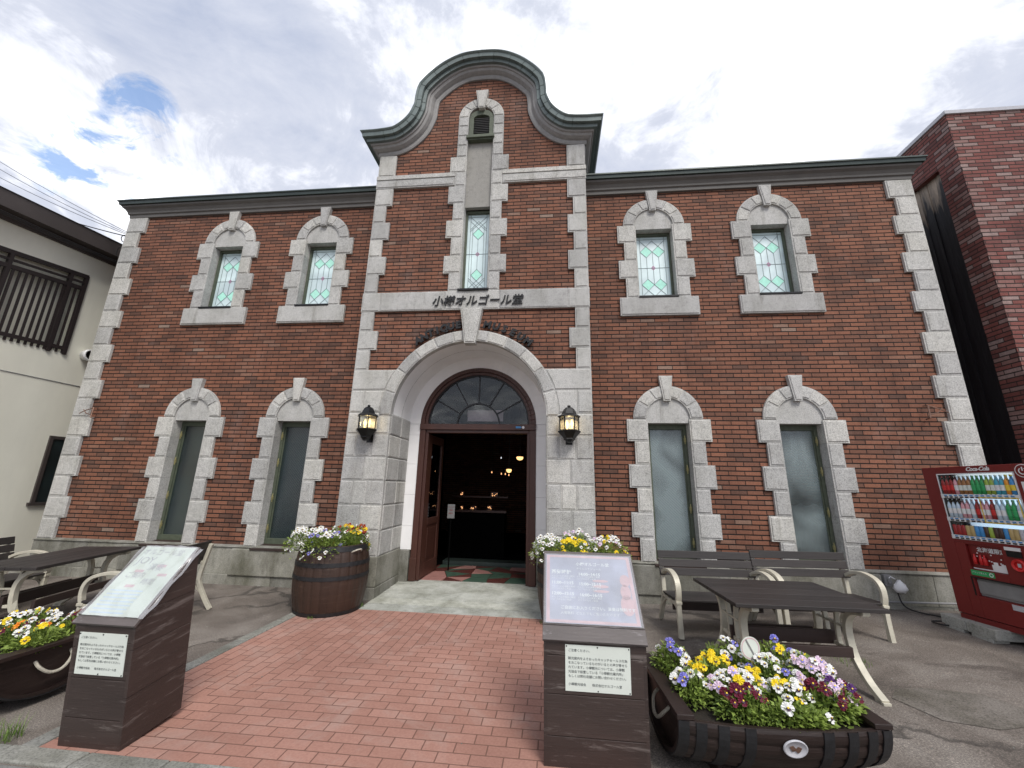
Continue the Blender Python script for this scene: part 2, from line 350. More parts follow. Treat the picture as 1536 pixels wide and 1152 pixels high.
for k, c in dict(cola=(.30, .02, .02), amber=(.33, .15, .05), tea=(.30, .42, .06), green=(.03, .33, .10), blue=(.05, .25, .55), pale=(.55, .68, .80),
                 rose=(.70, .35, .40), choco=(.06, .03, .02), gold=(.45, .33, .14), steel=(.45, .45, .48), cyan=(.05, .35, .48), orangejuice=(.75, .30, .03)).items():
    M['b_'+k] = simple(k+'_drink', c, .25, var=.1, scale=20)

# ------------------------------------------------------------------ mesh builder
class MB:
    def __init__(s): s.v = []; s.f = []; s.t = []; s.mi = []; s.sm = []; s.tint = .5; s.mat = 0; s.smooth = False; s.X = None
    def vert(s, p):
        p = Vector(p)
        if s.X is not None: p = s.X @ p
        s.v.append(p); return len(s.v)-1
    def face(s, idx): s.f.append(tuple(idx)); s.t.append(s.tint); s.mi.append(s.mat); s.sm.append(s.smooth)
    def poly(s, pts): s.face([s.vert(p) for p in pts])
    def rt(s): s.tint = random.random(); return s
    def box(s, x0, x1, y0, y1, z0, z1):
        if x0 > x1: x0, x1 = x1, x0
        if y0 > y1: y0, y1 = y1, y0
        if z0 > z1: z0, z1 = z1, z0
        i = [s.vert(p) for p in ((x0, y0, z0), (x1, y0, z0), (x1, y1, z0), (x0, y1, z0), (x0, y0, z1), (x1, y0, z1), (x1, y1, z1), (x0, y1, z1))]
        for q in ((0, 3, 2, 1), (4, 5, 6, 7), (0, 1, 5, 4), (1, 2, 6, 5), (2, 3, 7, 6), (3, 0, 4, 7)): s.face([i[k] for k in q])
    def prism(s, pts, a0, a1, axis='y', inset=0, inset_d=0):
        """pts: 2D polygon; extruded between a0 and a1 along axis. axis y: pts=(x,z); x: pts=(y,z); z: pts=(x,y)"""
        def P(p, a): return {'y': (p[0], a, p[1]), 'x': (a, p[0], p[1]), 'z': (p[0], p[1], a)}[axis]
        n = len(pts); A = [s.vert(P(p, a0)) for p in pts]; B = [s.vert(P(p, a1)) for p in pts]
        s.face(A[::-1]); s.face(B)
        for k in range(n): s.face((A[k], A[(k+1) % n], B[(k+1) % n], B[k]))
    def raised(s, pts, y0, y1, m=.018, r=.012):
        """stone block in the XZ plane: back y0, margin face y1, with a raised panel proud by r (toward -y)"""
        c = (sum(p[0] for p in pts)/len(pts), sum(p[1] for p in pts)/len(pts)); n = len(pts)
        A = [s.vert((p[0], y0, p[1])) for p in pts]; B = [s.vert((p[0], y1, p[1])) for p in pts]
        def ins(k, d):
            a, b, e_ = Vector(pts[k-1]), Vector(pts[k]), Vector(pts[(k+1) % n])
            u = (a-b).normalized(); w = (e_-b).normalized(); bis = u+w
            sgn = 1 if (Vector(c)-b).dot(bis) > 0 else -1
            if bis.length < 1e-3: bis = Vector((-u.y, u.x)); sgn = 1 if (Vector(c)-b).dot(bis) > 0 else -1
            bis.normalize(); si = max(.35, abs(u.x*bis.y-u.y*bis.x)); return b+bis*sgn*d/si
        C_ = []; D = []
        for k in range(n):
            q = ins(k, m); C_.append(s.vert((q.x, y1, q.y)))
            q = ins(k, m+.009); D.append(s.vert((q.x+random.uniform(-.003, .003), y1-r, q.y+random.uniform(-.003, .003))))
        for k in range(n):
            j = (k+1) % n
            s.face((A[k], A[j], B[j], B[k])); s.face((B[k], B[j], C_[j], C_[k])); s.face((C_[k], C_[j], D[j], D[k]))
        s.face(D)
    def rbox(s, x0, x1, z0, z1, y0, y1, m=.018, r=.012, g=.0015):
        s.rt(); s.raised([(x0+g, z0+g), (x1-g, z0+g), (x1-g, z1-g), (x0+g, z1-g)], y0, y1, m, r)
    def tube(s, path, r, seg=8, cap=True):
        pts = [Vector(p) for p in path]; rings = []
        prev = None
        for k, p in enumerate(pts):
            t = ((pts[min(k+1, len(pts)-1)]-pts[max(k-1, 0)])).normalized()
            ref = prev if prev is not None else (Vector((0, 0, 1)) if abs(t.z) < .9 else Vector((1, 0, 0)))
            a = (ref-t*ref.dot(t)).normalized(); prev = a; b = t.cross(a)
            rr = r[k] if isinstance(r, (list, tuple)) else r
            rings.append([s.vert(p+a*cos(2*pi*j/seg)*rr+b*sin(2*pi*j/seg)*rr) for j in range(seg)])
        for k in range(len(rings)-1):
            for j in range(seg): s.face((rings[k][j], rings[k][(j+1) % seg], rings[k+1][(j+1) % seg], rings[k+1][j]))
        if cap: s.face(rings[0][::-1]); s.face(rings[-1])
    def lathe(s, prof, seg=32, c=(0, 0, 0), cap=False, axis='z', a0=0, a1=2*pi, rfun=None):
        full = abs(a1-a0-2*pi) < 1e-6; n = seg if full else seg+1; rings = []
        for (r, h) in prof:
            ring = []
            for j in range(n):
                a = a0+(a1-a0)*j/seg; rr = r*(rfun(j) if rfun else 1)
                if axis == 'z': p = (c[0]+rr*cos(a), c[1]+rr*sin(a), c[2]+h)
                elif axis == 'x': p = (c[0]+h, c[1]+rr*cos(a), c[2]+rr*sin(a))
                else: p = (c[0]+rr*cos(a), c[1]+h, c[2]+rr*sin(a))
                ring.append(s.vert(p))
            rings.append(ring)
        for k in range(len(rings)-1):
            for j in range(seg if full else seg): 
                j2 = (j+1) % n
                s.face((rings[k][j], rings[k][j2], rings[k+1][j2], rings[k+1][j]))
        if cap: s.face(rings[0][::-1]); s.face(rings[-1])
    def strip(s, path, widths, x0, x1):
        """flat casting: 2-D path (y,z) with half widths, extruded along x"""
        pts = [Vector(p) for p in path]; Lf = []; Rt = []
        for k, p in enumerate(pts):
            t = (pts[min(k+1, len(pts)-1)]-pts[max(k-1, 0)]).normalized(); nrm = Vector((-t.y, t.x))
            w = widths[k] if isinstance(widths, (list, tuple)) else widths
            Lf.append(p+nrm*w); Rt.append(p-nrm*w)
        for k in range(len(pts)-1):
            q = [Lf[k], Rt[k], Rt[k+1], Lf[k+1]]
            A = [s.vert((x0, a.x, a.y)) for a in q]; B = [s.vert((x1, a.x, a.y)) for a in q]
            s.face(A[::-1]); s.face(B); s.face((A[0], A[3], B[3], B[0])); s.face((A[1], B[1], B[2], A[2]))
            if k == 0: s.face((A[0], B[0], B[1], A[1]))
            if k == len(pts)-2: s.face((A[3], A[2], B[2], B[3]))
    def build(s, name, mats, parent=None, loc=None, bevel=0, recalc=True):
        me = bpy.data.meshes.new(name); me.from_pydata([tuple(v) for v in s.v], [], s.f)
        if not isinstance(mats, (list, tuple)): mats = [mats]
        for m in mats: me.materials.append(M[m] if isinstance(m, str) else m)
        me.polygons.foreach_set('material_index', s.mi); me.polygons.foreach_set('use_smooth', s.sm)
        at = me.attributes.new('tint', 'FLOAT', 'FACE'); at.data.foreach_set('value', s.t)
        if recalc:
            bm = bmesh.new(); bm.from_mesh(me); bmesh.ops.recalc_face_normals(bm, faces=bm.faces); bm.to_mesh(me); bm.free()
        me.update()
        o = bpy.data.objects.new(name, me); col.objects.link(o)
        if parent is not None: o.parent = parent
        if loc is not None: o.location = loc
        if bevel:
            b = o.modifiers.new('bevel', 'BEVEL'); b.width = bevel; b.segments = 2; b.limit_method = 'ANGLE'; b.angle_limit = radians(40)
        return o
def smoothed(pts, n=6):
    """Catmull-Rom through points of any dimension"""
    P = [Vector(p) for p in pts]; out = []
    for k in range(len(P)-1):
        a, b, c, d = P[max(k-1, 0)], P[k], P[k+1], P[min(k+2, len(P)-1)]
        for j in range(n):
            t = j/n; out.append(.5*((2*b)+(c-a)*t+(2*a-5*b+4*c-d)*t*t+(3*b-3*c+d-a)*t**3))
    out.append(P[-1]); return out
def tag(o, label=None, cat=None, group=None, kind=None):
    if label: o['label'] = label
    if cat: o['category'] = cat
    if group: o['group'] = group
    if kind: o['kind'] = kind
    return o
def empty(name, loc=(0, 0, 0), rz=0, label=None, cat=None, group=None):
    o = bpy.data.objects.new(name, None); col.objects.link(o); o.location = loc; o.rotation_euler = (0, 0, rz); o.empty_display_size = .2
    return tag(o, label, cat, group)
def kids(o): return [c for c in list(col.objects) if c.parent == o]
def copy_tree(o, parent=None):
    c = o.copy(); col.objects.link(c); c.parent = parent
    for ch in kids(o): copy_tree(ch, c)
    return c
def text_mesh(body, size, X, mat, name, parent=None, extrude=.0, bold=0, align='LEFT', shear=0, spacing=1.0):
    cu = bpy.data.curves.new(name, 'FONT'); cu.body = body; cu.size = size; cu.extrude = extrude; cu.offset = bold; cu.align_x = align; cu.shear = shear
    cu.space_character = spacing; cu.resolution_u = 2
    tmp = bpy.data.objects.new(name, cu); col.objects.link(tmp)
    dg = bpy.context.evaluated_depsgraph_get(); me = bpy.data.meshes.new_from_object(tmp.evaluated_get(dg))
    col.objects.unlink(tmp); bpy.data.objects.remove(tmp)
    me.transform(X); me.materials.clear(); me.materials.append(M[mat]); me.name = name
    o = bpy.data.objects.new(name, me); col.objects.link(o)
    if parent is not None: o.parent = parent
    return o
def join_text(items, mat, name, parent):
    """several lines of writing as one mesh"""
    bm = bmesh.new()
    for it in items:
        o = text_mesh(*it[0:3], mat, 'line', None, **it[3]); bm.from_mesh(o.data); me = o.data
        col.objects.unlink(o); bpy.data.objects.remove(o); bpy.data.meshes.remove(me)
    me = bpy.data.meshes.new(name); bm.to_mesh(me); bm.free(); me.materials.append(M[mat])
    o = bpy.data.objects.new(name, me); col.objects.link(o); o.parent = parent; return o
FRONT = Matrix(((1, 0, 0, 0), (0, 0, -1, 0), (0, 1, 0, 0), (0, 0, 0, 1)))       # text plane facing -Y, upright
def gz(x): return max(0.0, (x-1.9))*.026 if x > 1.9 else 0.0                     # the forecourt rises gently to the right
#@@BUILD
# ================================================================== GROUND
mb = MB()
xs = [-300, -40, -12, -6, 0, 1.9, 4, 6, 8, 12, 20, 60, 300]; ys = [-300, -40, -12, -8, -4, 0, 4, 12, 40, 300]
def gcap(x): return gz(min(x, 12))
for i in range(len(xs)-1):
    for j in range(len(ys)-1):
        mb.poly([(xs[i], ys[j], gcap(xs[i])), (xs[i+1], ys[j], gcap(xs[i+1])), (xs[i+1], ys[j+1], gcap(xs[i+1])), (xs[i], ys[j+1], gcap(xs[i]))])
tag(mb.build('ground', 'asphalt'), kind='structure')
mb = MB(); mb.poly([(-1.86, -3.96, .004), (1.86, -3.96, .004), (1.86, -.955, .004), (-1.86, -.955, .004)])
tag(mb.build('path', 'paver'), kind='structure')
mb = MB()
yy = -3.96
while yy < -1.0:
    l = random.uniform(.55, .7); mb.rt(); mb.box(-1.985+random.uniform(-.004, .004), -1.865, yy, min(yy+l-.008, -.98), -.05, .010+random.uniform(0, .006)); yy += l
xx = -6.
while xx < 3.2:
    l = random.uniform(.5, .65); mb.rt(); mb.box(xx, xx+l-.008, -4.10, -3.965, -.05, .012+random.uniform(0, .006)); xx += l
tag(mb.build('kerb', 'kerb', bevel=.008), kind='structure')
mb = MB(); 
for i in range(18):
    for j in range(4):
        mb.rt(); x = -6.2+i*.61+(j % 2)*.3; y = -4.11-(j+1)*.61; mb.box(x, x+.602, y, y+.602, -.05, .007+random.uniform(0, .003))
tag(mb.build('pavement', 'slab', bevel=.004), kind='structure')
# repaired patch in the asphalt
mb = MB(); pts = [(4.05, -2.62), (4.16, -2.93), (4.45, -3.02), (4.75, -2.95), (4.92, -2.72), (4.82, -2.50), (4.45, -2.42), (4.2, -2.46)]
mb.poly([(x, y, gz(x)+.004) for x, y in pts]); tag(mb.build('ground_patch', 'asphaltpatch'), kind='structure')

# ================================================================== MUSEUM BUILDING
bld = empty('museum_building', (0, 0, 0), 0, 'two storey red brick museum with grey stone trim and a curved central gable', 'building')
XC, ZT, ZB, BY, PJ = 7.636, 7.05, .56, 1.955, -.435
WX, WXX = 3.208, 5.21
wins = [-WXX, -WX, WX, WXX]
HO = .34
# --- brick wall: front sheets with openings, reveals, sides
mb = MB()
def sheet(xs, zs, hole, y):
    for i in range(len(xs)-1):
        for j in range(len(zs)-1):
            cx, cz = (xs[i]+xs[i+1])/2, (zs[j]+zs[j+1])/2
            if hole(cx, cz): continue
            mb.poly([(xs[i], y, zs[j]), (xs[i+1], y, zs[j]), (xs[i+1], y, zs[j+1]), (xs[i], y, zs[j+1])])
def whole(cx, cz):
    for w in wins:
        if abs(cx-w) < HO and (ZB < cz < 2.69 or 4.87 < cz < 6.28): return True
    return False
for sgn in (-1, 1):
    xx = sorted([sgn*BY, sgn*XC]+[w+k for w in wins if w*sgn > 0 for k in (-HO, HO)])
    sheet(xx, [ZB, 2.69, 4.87, 6.28, ZT], whole, 0)
    mb.poly([(sgn*XC, 0, 0), (sgn*XC, 8, 0), (sgn*XC, 8, ZT), (sgn*XC, 0, ZT)])
for w in wins:
    for z0, z1 in ((ZB, 2.69), (4.87, 6.28)):
        a, b = w-HO, w+HO
        mb.poly([(a, 0, z0), (a, .3, z0), (a, .3, z1), (a, 0, z1)]); mb.poly([(b, 0, z0), (b, .3, z0), (b, .3, z1), (b, 0, z1)])
        mb.poly([(a, 0, z1), (b, 0, z1), (b, .3, z1), (a, .3, z1)]); mb.poly([(a, 0, z0), (b, 0, z0), (b, .3, z0), (a, .3, z0)])
mb.poly([(-XC, 8, 0), (XC, 8, 0), (XC, 8, ZT), (-XC, 8, ZT)])
mb.build('brick_wall', 'brick', bld, recalc=False)
# gable outline (half, inner brick edge), x -> z
half = [(0, 9.55), (.28, 9.525), (.53, 9.40), (.74, 9.215), (.875, 9.05), (.895, 8.85), (.915, 8.62), (1.05, 8.28), (1.285, 8.01), (1.56, 7.85), (1.955, 7.80)]
hs_ = smoothed(half[:5], 5)[:-1]+smoothed(half[4:], 5)
curve = [(-p.x, p.y) for p in hs_[::-1]][:-1]+[(p.x, p.y) for p in hs_]
def topz(x):
    for k in range(len(curve)-1):
        if curve[k][0] <= x <= curve[k+1][0]:
            d = curve[k+1][0]-curve[k][0]; return curve[k][1]+(curve[k+1][1]-curve[k][1])*((x-curve[k][0])/d if d > 1e-9 else 0)
    return curve[-1][1]
mb = MB(); AR = 1.35; SZ = 2.705
def lowz(x): return SZ+sqrt(max(0, AR*AR-x*x)) if abs(x) < AR-1e-6 else 0.0
bx = sorted(set([round(p[0], 5) for p in curve]+[round(AR*cos(pi*k/24), 5) for k in range(25)]+[-BY, BY, -.25, .25]))
for i in range(len(bx)-1):
    a, b = bx[i], bx[i+1]; inn = abs((a+b)/2) < AR
    la, lb = (lowz(a) if inn else 0), (lowz(b) if inn else 0)
    segs = [((la, lb), (topz(a+1e-7), topz(b-1e-7)))]
    if abs((a+b)/2) < .25: segs = [((la, lb), (4.87, 4.87)), ((8.72, 8.72), (topz(a), topz(b)))]
    for (z0, z1), (z2, z3) in segs: mb.poly([(a, PJ, z0), (b, PJ, z1), (b, PJ, z3), (a, PJ, z2)])
for sgn in (-1, 1): mb.poly([(sgn*BY, PJ, 0), (sgn*BY, 2.5, 0), (sgn*BY, 2.5, 7.80), (sgn*BY, PJ, 7.80)])
mb.build('gable_wall', 'brick', bld, recalc=False)
# shallow stone infill behind the tall window and panel
mb = MB(); mb.box(-.245, .245, PJ+.035, PJ+.12, 6.61, 8.08); mb.build('stone_panel', 'panelstone', bld)
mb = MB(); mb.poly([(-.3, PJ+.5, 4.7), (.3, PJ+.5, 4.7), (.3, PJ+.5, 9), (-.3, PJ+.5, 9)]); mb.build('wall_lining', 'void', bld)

# --- plinth
for sgn in (-1, 1):
    x = BY; mb = MB()
    while x < XC+.04:
        l = min(1.55, XC+.05-x); 
        if XC+.05-x-l < .3: l = XC+.05-x
        mb.rt(); mb.box(sgn*x, sgn*(x+l-.004), -.055, .25, .15, ZB-.004)
        x += l
    x = BY
    while x < XC:
        mb.rt(); mb.box(sgn*x, sgn*(x+.596), -.085, .0, -.3, .150); x += .6
    mb.rt(); mb.prism([(-.055, ZB-.004), (-.075, ZB-.004), (-.075, ZB+.012), (-.0, ZB+.035)], sgn*BY, sgn*(XC+.05), 'x')
    mb.build('plinth', 'stone2', bld, bevel=.006)

# --- windows
MOD = .3575
def surround(cx, z_tops, zbot, arch_z, key_top, parent, sill=None):
    mb = MB(); y0, y1 = .22, -.042; o_ = .322
    zs = z_tops+[zbot]
    for k in range(len(zs)-1):
        w = .655 if k % 2 == 0 else .545
        for s in (-1, 1):
            mb.rbox(*sorted((cx+s*o_, cx+s*w)), zs[k+1], zs[k], y0, y1)
    # voussoirs
    R, r = .545, .345; cz = arch_z
    angs = [0, 31, 59, 83, 97, 121, 149, 180]
    for k in range(7):
        if k == 3: continue
        a0, a1 = radians(angs[k]), radians(angs[k+1]); n = 5; mb.rt()
        pts = [(cx+R*cos(a0+(a1-a0)*j/n), cz+R*sin(a0+(a1-a0)*j/n)) for j in range(n+1)]+[(cx+r*cos(a1+(a0-a1)*j/n), cz+r*sin(a1+(a0-a1)*j/n)) for j in range(n+1)]
        mb.raised(pts, .05, -.042, .016)
    mb.rt(); mb.raised([(cx-.108, key_top), (cx-.056, arch_z+.285), (cx+.056, arch_z+.285), (cx+.108, key_top)], .02, -.075, .016)
    # tympanum and its soffit
    mb.tint = .45; n = 20
    mb.prism([(cx+.347*cos(pi*j/n), cz+.347*sin(pi*j/n)) for j in range(n+1)]+[(cx-.347, cz-.07), (cx+.347, cz-.07)], .22, -.012)
    if sill:
        mb.rt(); mb.raised([(cx-.665, sill[0]), (cx+.665, sill[0]), (cx+.665, sill[1]), (cx-.665, sill[1])], .02, -.05, .016)
    return mb.build('surround', 'stone', parent)
def bars(mb, segs, y, w=.006, t=.006):
    for (x0, z0, x1, z1) in segs:
        d = Vector((x1-x0, z1-z0)); n = Vector((-d.y, d.x)).normalized()*w
        mb.prism([(x0+n.x, z0+n.y), (x1+n.x, z1+n.y), (x1-n.x, z1-n.y), (x0-n.x, z0-n.y)], y-t, y)
def diamond(mb, x, z, a, b, y): mb.poly([(x-a, y, z), (x, y, z-b), (x+a, y, z), (x, y, z+b)])
for k, cx in enumerate(wins):
    # ground floor
    w = MB(); z0, z1, yf = .60, 2.675, .135
    fw = .048
    w.box(cx-.321, cx-.321+fw, yf, yf+.07, z0, z1); w.box(cx+.321-fw, cx+.321, yf, yf+.07, z0, z1)
    w.box(cx-.321+fw, cx+.321-fw, yf+.002, yf+.07, z1-.085, z1); w.box(cx-.321+fw, cx+.321-fw, yf+.002, yf+.07, z0, z0+.09)
    w.box(cx-.321+fw, cx-.321+fw+.018, yf+.025, yf+.06, z0+.09, z1-.085); w.box(cx+.321-fw-.018, cx+.321-fw, yf+.025, yf+.06, z0+.09, z1-.085)
    win = w.build('window', 'greenwood', bld, bevel=.003)
    lab = {0: 'tall dark lower window at far left', 1: 'tall dark lower window beside the left barrel', 2: 'tall lower window with pale blind across it', 3: 'tall lower window pale only at the bottom'}[k]
    tag(win, lab)
    p = MB(); p.box(cx-.258, cx+.258, yf+.04, yf+.046, z0+.09, z1-.085); p.build('pane', 'wireglass' if k < 2 else 'frosted', win)
    side = -1 if k < 2 else 1
    for hz in (z0+.25, 1.35, 1.95, 2.42):
        h = MB()
        h.tube([(cx+side*.285, yf-.012, hz-.07), (cx+side*.285, yf-.02, hz), (cx+side*.285, yf-.012, hz+.07)], [.008, .013, .008], 6); h.box(cx+side*.27, cx+side*.305, yf-.012, yf, hz-.03, hz+.03)
        h.build('latch', 'brass', win)
    s_ = MB(); s_.prism([(-.10, .535), (-.13, .535), (-.13, .558), (.14, .60), (.14, .56)], cx-.36, cx+.36, 'x'); s_.build('sill', 'bench', win)
    s_ = MB(); s_.rt(); s_.box(cx-.69, cx+.69, -.115, -.04, .145, .545); s_.build('sill_block', 'stone2', win, bevel=.012)
    surround(cx, [2.735, 2.375, 2.012, 1.650, 1.285, .922], .566, 2.745, 3.452, win)
    if k >= 2:
        c = MB(); n = 40; zt_ = 2.6 if k == 2 else 1.45
        for j in range(n):
            a, b = cx-.3+.6*j/n, cx-.3+.6*(j+1)/n
            ya, yb = .205+.010*sin(j*1.1), .205+.010*sin((j+1)*1.1)
            c.smooth = True; c.poly([(a, ya, .6), (b, yb, .6), (b, yb, zt_+.02*sin(j*.5)), (a, ya, zt_+.02*sin((j-1)*.5))])
        c.build('blind', 'white', win, recalc=False)
    # upper floor
    w = MB(); z0, z1, yf = 4.885, 6.265, .12
    w.box(cx-.321, cx-.286, yf, yf+.08, z0, z1); w.box(cx+.286, cx+.321, yf, yf+.08, z0, z1)
    w.box(cx-.286, cx+.286, yf+.002, yf+.08, z1-.05, z1); w.box(cx-.286, cx+.286, yf+.002, yf+.08, z0, z0+.04)
    win = w.build('window', 'greenwood', bld, bevel=.003)
    tag(win, {0: 'upper stained glass window at far left', 1: 'upper stained glass window left of the gable', 2: 'upper stained glass window right of the gable', 3: 'upper stained glass window at far right'}[k])
    p = MB(); p.box(cx-.286, cx+.286, yf+.05, yf+.056, z0+.04, z1-.05); p.build('pane', 'stainglass', win)
    Y = yf+.049; xl, xr = cx-.286, cx+.286; zb_, zt2 = z0+.04, z1-.05; H = zt2-zb_
    m = MB(); q = .125; zc = (zb_+zt2)/2; zq = .155
    sg = [(cx-.22, zb_, cx-.22, zt2), (cx+.22, zb_, cx+.22, zt2), (xl, zb_+.05, xr, zb_+.05), (xl, zt2-.05, xr, zt2-.05), (xl, zc, xr, zc)]
    for s in (-1, 1):
        for t in (-1, 1):
            X, Zc = cx+s*.11, zc+t*(H/2-.05-.155-.105)
            sg += [(X-.11, Zc, X, Zc+t*.115), (X, Zc+t*.115, X+.11, Zc), (X+.11, Zc, X, Zc-t*.115), (X, Zc-t*.115, X-.11, Zc)]
            sg += [(X, Zc-t*.115, X, zc), (cx+s*.22, Zc+t*.23, X, Zc+t*.115), (X, Zc+t*.115, cx, Zc+t*.23)]
    sg += [(cx, zc-(H/2-.31), cx, zc-.05), (cx, zc+.05, cx, zc+(H/2-.31))]
    bars(m, sg, Y, .0038, .005); m.build('leading', 'lead', win)
    for s in (-1, 1):
        for t in (-1, 1):
            d = MB(); diamond(d, cx+s*.11, zc+t*(H/2-.05-.155-.105), .104, .108, Y-.001); d.build('teal_glass', 'tealglass', win, recalc=False)
    d = MB(); diamond(d, cx, zc, .045, .05, Y-.0015)
    d.build('violet_glass', 'violetglass', win, recalc=False)
    s_ = MB(); s_.box(cx-.335, cx+.335, -.075, .12, z0-.006, z0+.022); s_.build('sill', 'black', win)
    surround(cx, [6.335, 5.978, 5.620, 5.262], 4.890, 6.335, 7.045, win, (4.888, 4.545))

# --- corner quoins of the wings
for sgn in (-1, 1):
    mb = MB(); z = ZB+.012; k = 0; hh = (7.03-ZB-.012)/18
    while k < 18:
        w = (.295 if k % 2 == 0 else .40)
        mb.rbox(*sorted((sgn*(XC+.03), sgn*(XC-w+.0))), z+k*hh, z+(k+1)*hh, .02, -.042)
        mb.rt(); mb.box(sgn*(XC-.02), sgn*(XC+.03), -.02, (.40 if k % 2 == 0 else .295), z+k*hh+.002, z+(k+1)*hh-.002)
        k += 1
    mb.build('quoin_column', 'stone', bld)
# --- bay quoins
for sgn in (-1, 1):
    blocks = [(3.47, 3.825, 0), (3.825, 4.17, 1), (4.17, 4.525, 0), (4.885, 5.24, 0), (5.24, 5.60, 1), (5.60, 5.95, 0), (5.95, 6.31, 1), (6.31, 6.67, 0), (6.67, 7.045, 1), (7.325, 7.80, 1)]
    for grp in (blocks[:3], blocks[3:9], blocks[9:]):
        mb = MB()
        for z0, z1, b in grp:
            w = .325 if b else .225
            mb.rbox(*sorted((sgn*(BY+.01), sgn*(BY-w))), z0, z1, PJ+.02, PJ-.04)
            mb.box(sgn*(BY-.02), sgn*(BY+.01), PJ-.02, 0.0, z0+.002, z1-.002)
        mb.build('quoin_column', 'stone', bld)
# --- stone bands on the gable
for a, b in ((-1.975, -.45), (.45, 1.975)):
    mb = MB(); mb.rbox(a, b, 7.05, 7.235, PJ+.02, PJ-.045); mb.rt(); mb.box(a, b, PJ-.06, PJ+.02, 7.24, 7.322)
    mb.build('stone_band', 'stone', bld)
mb = MB()
for a, b in ((-1.975, -1.64), (-1.64, -.50), (-.50, .46), (.46, 1.62), (1.62, 1.975)): mb.rbox(a, b, 4.53, 4.882, PJ+.02, PJ-.045, .012, .008)
mb.build('stone_band', 'stone', bld)
# --- tall window on the gable with vent above
w = MB(); z0, z1, yf = 4.885, 6.60, PJ+.13
w.box(-.24, -.205, yf, yf+.08, z0, z1); w.box(.205, .24, yf, yf+.08, z0, z1); w.box(-.205, .205, yf+.002, yf+.08, z1-.05, z1); w.box(-.205, .205, yf+.002, yf+.08, z0, z0+.03)
tw = w.build('window', 'greenwood', bld, bevel=.003); tag(tw, 'tall narrow stained glass window above the lettering')
p = MB(); p.box(-.205, .205, yf+.05, yf+.056, z0+.03, z1-.05); p.build('pane', 'stainglass', tw)
Y = yf+.049; m = MB(); zc = 5.72
sg = [(-.15, z0, -.15, z1), (.15, z0, .15, z1), (-.105, z0+.3, -.105, z1-.3), (.105, z0+.3, .105, z1-.3), (-.205, zc, .205, zc), (-.205, z0+.07, .205, z0+.07), (-.205, z1-.1, .205, z1-.1)]
for t in (-1, 1):
    Z = zc+t*.42; sg += [(-.105, Z, 0, Z+.115), (0, Z+.115, .105, Z), (.105, Z, 0, Z-.115), (0, Z-.115, -.105, Z), (0, Z-t*.115, 0, zc), (0, Z+t*.115, -.15, Z+t*.27), (0, Z+t*.115, .15, Z+t*.27), (-.15, Z+t*.10, 0, Z+t*.27), (.15, Z+t*.10, 0, Z+t*.27)]
    sg += [(-.15, zc+t*.48, .15, zc+t*.78), (.15, zc+t*.48, -.15, zc+t*.78)]
bars(m, sg, Y, .0035, .005); m.build('leading', 'lead', tw)
for t in (-1, 1):
    d = MB(); diamond(d, 0, zc+t*.42, .098, .108, Y-.001); d.build('teal_glass', 'tealglass', tw, recalc=False)
d = MB(); diamond(d, 0, zc, .045, .05, Y-.0015); d.build('violet_glass', 'violetglass', tw, recalc=False)
s_ = MB(); s_.box(-.27, .27, PJ-.085, PJ+.13, z0-.008, z0+.022); s_.build('sill', 'black', tw)
mb = MB()
tops = [(4.884, 5.225, 0), (5.225, 5.568, 1), (5.568, 5.93, 0), (5.93, 6.29, 1), (6.29, 6.65, 0), (6.65, 7.02, 1), (7.02, 7.32, 0), (7.32, 7.675, 1)]
for z0_, z1_, b in tops:
    for s in (-1, 1): mb.rbox(*sorted((s*.24, s*(.555 if b else .448))), z0_, z1_, PJ+.14, PJ-.045)
for z0_, z1_ in ((7.675, 7.93), (7.93, 8.155), (8.155, 8.385), (8.385, 8.60)):
    for s in (-1, 1): mb.rbox(*sorted((s*.245, s*.442)), z0_, z1_, PJ+.14, PJ-.045, .012)
angs = [0, 36, 62, 82, 98, 118, 144, 180]
for k in range(7):
    if k == 3: continue
    a0, a1 = radians(angs[k]), radians(angs[k+1]); n = 5; mb.rt()
    mb.raised([(.442*cos(a0+(a1-a0)*j/n), 8.60+.442*sin(a0+(a1-a0)*j/n)) for j in range(n+1)]+[(.245*cos(a1+(a0-a1)*j/n), 8.60+.245*sin(a1+(a0-a1)*j/n)) for j in range(n+1)], PJ+.14, PJ-.045, .012)
mb.rt(); mb.raised([(-.123, 9.20), (-.058, 8.77), (.058, 8.77), (.123, 9.20)], PJ+.02, PJ-.09, .014)
mb.build('surround', 'stone', tw)
v = MB(); n = 10
arc = [(.24*cos(pi*j/n), 8.62+.18*sin(pi*j/n)) for j in range(n+1)]; arci = [(.155*cos(pi*j/n), 8.59+.085*sin(pi*j/n)) for j in range(n+1)]
for j in range(n):
    v.prism([arc[j], arc[j+1], arci[j+1], arci[j]], PJ-.02, PJ+.1)
v.prism([(.155, 8.14), (.24, 8.14), (.24, 8.62), (.155, 8.59)], PJ-.02, PJ+.1); v.prism([(-.24, 8.14), (-.155, 8.14), (-.155, 8.59), (-.24, 8.62)], PJ-.02, PJ+.1)
v.box(-.155, .155, PJ-.018, PJ+.1, 8.14, 8.19)
vt = v.build('vent', 'greenwood', bld, bevel=.004)
s_ = MB(); s_.box(-.27, .27, PJ-.09, PJ+.1, 8.075, 8.14); s_.box(-.25, .25, PJ-.06, PJ+.1, 8.045, 8.075); s_.build('sill', 'greenwood', vt, bevel=.004)
s_ = MB()
for j in range(11):
    z = 8.20+j*.042
    s_.prism([(PJ+.01, z), (PJ+.05, z+.03), (PJ+.056, z+.026), (PJ+.016, z-.006)], -.153, .153, 'x')
s_.build('louvre', 'grey', vt)
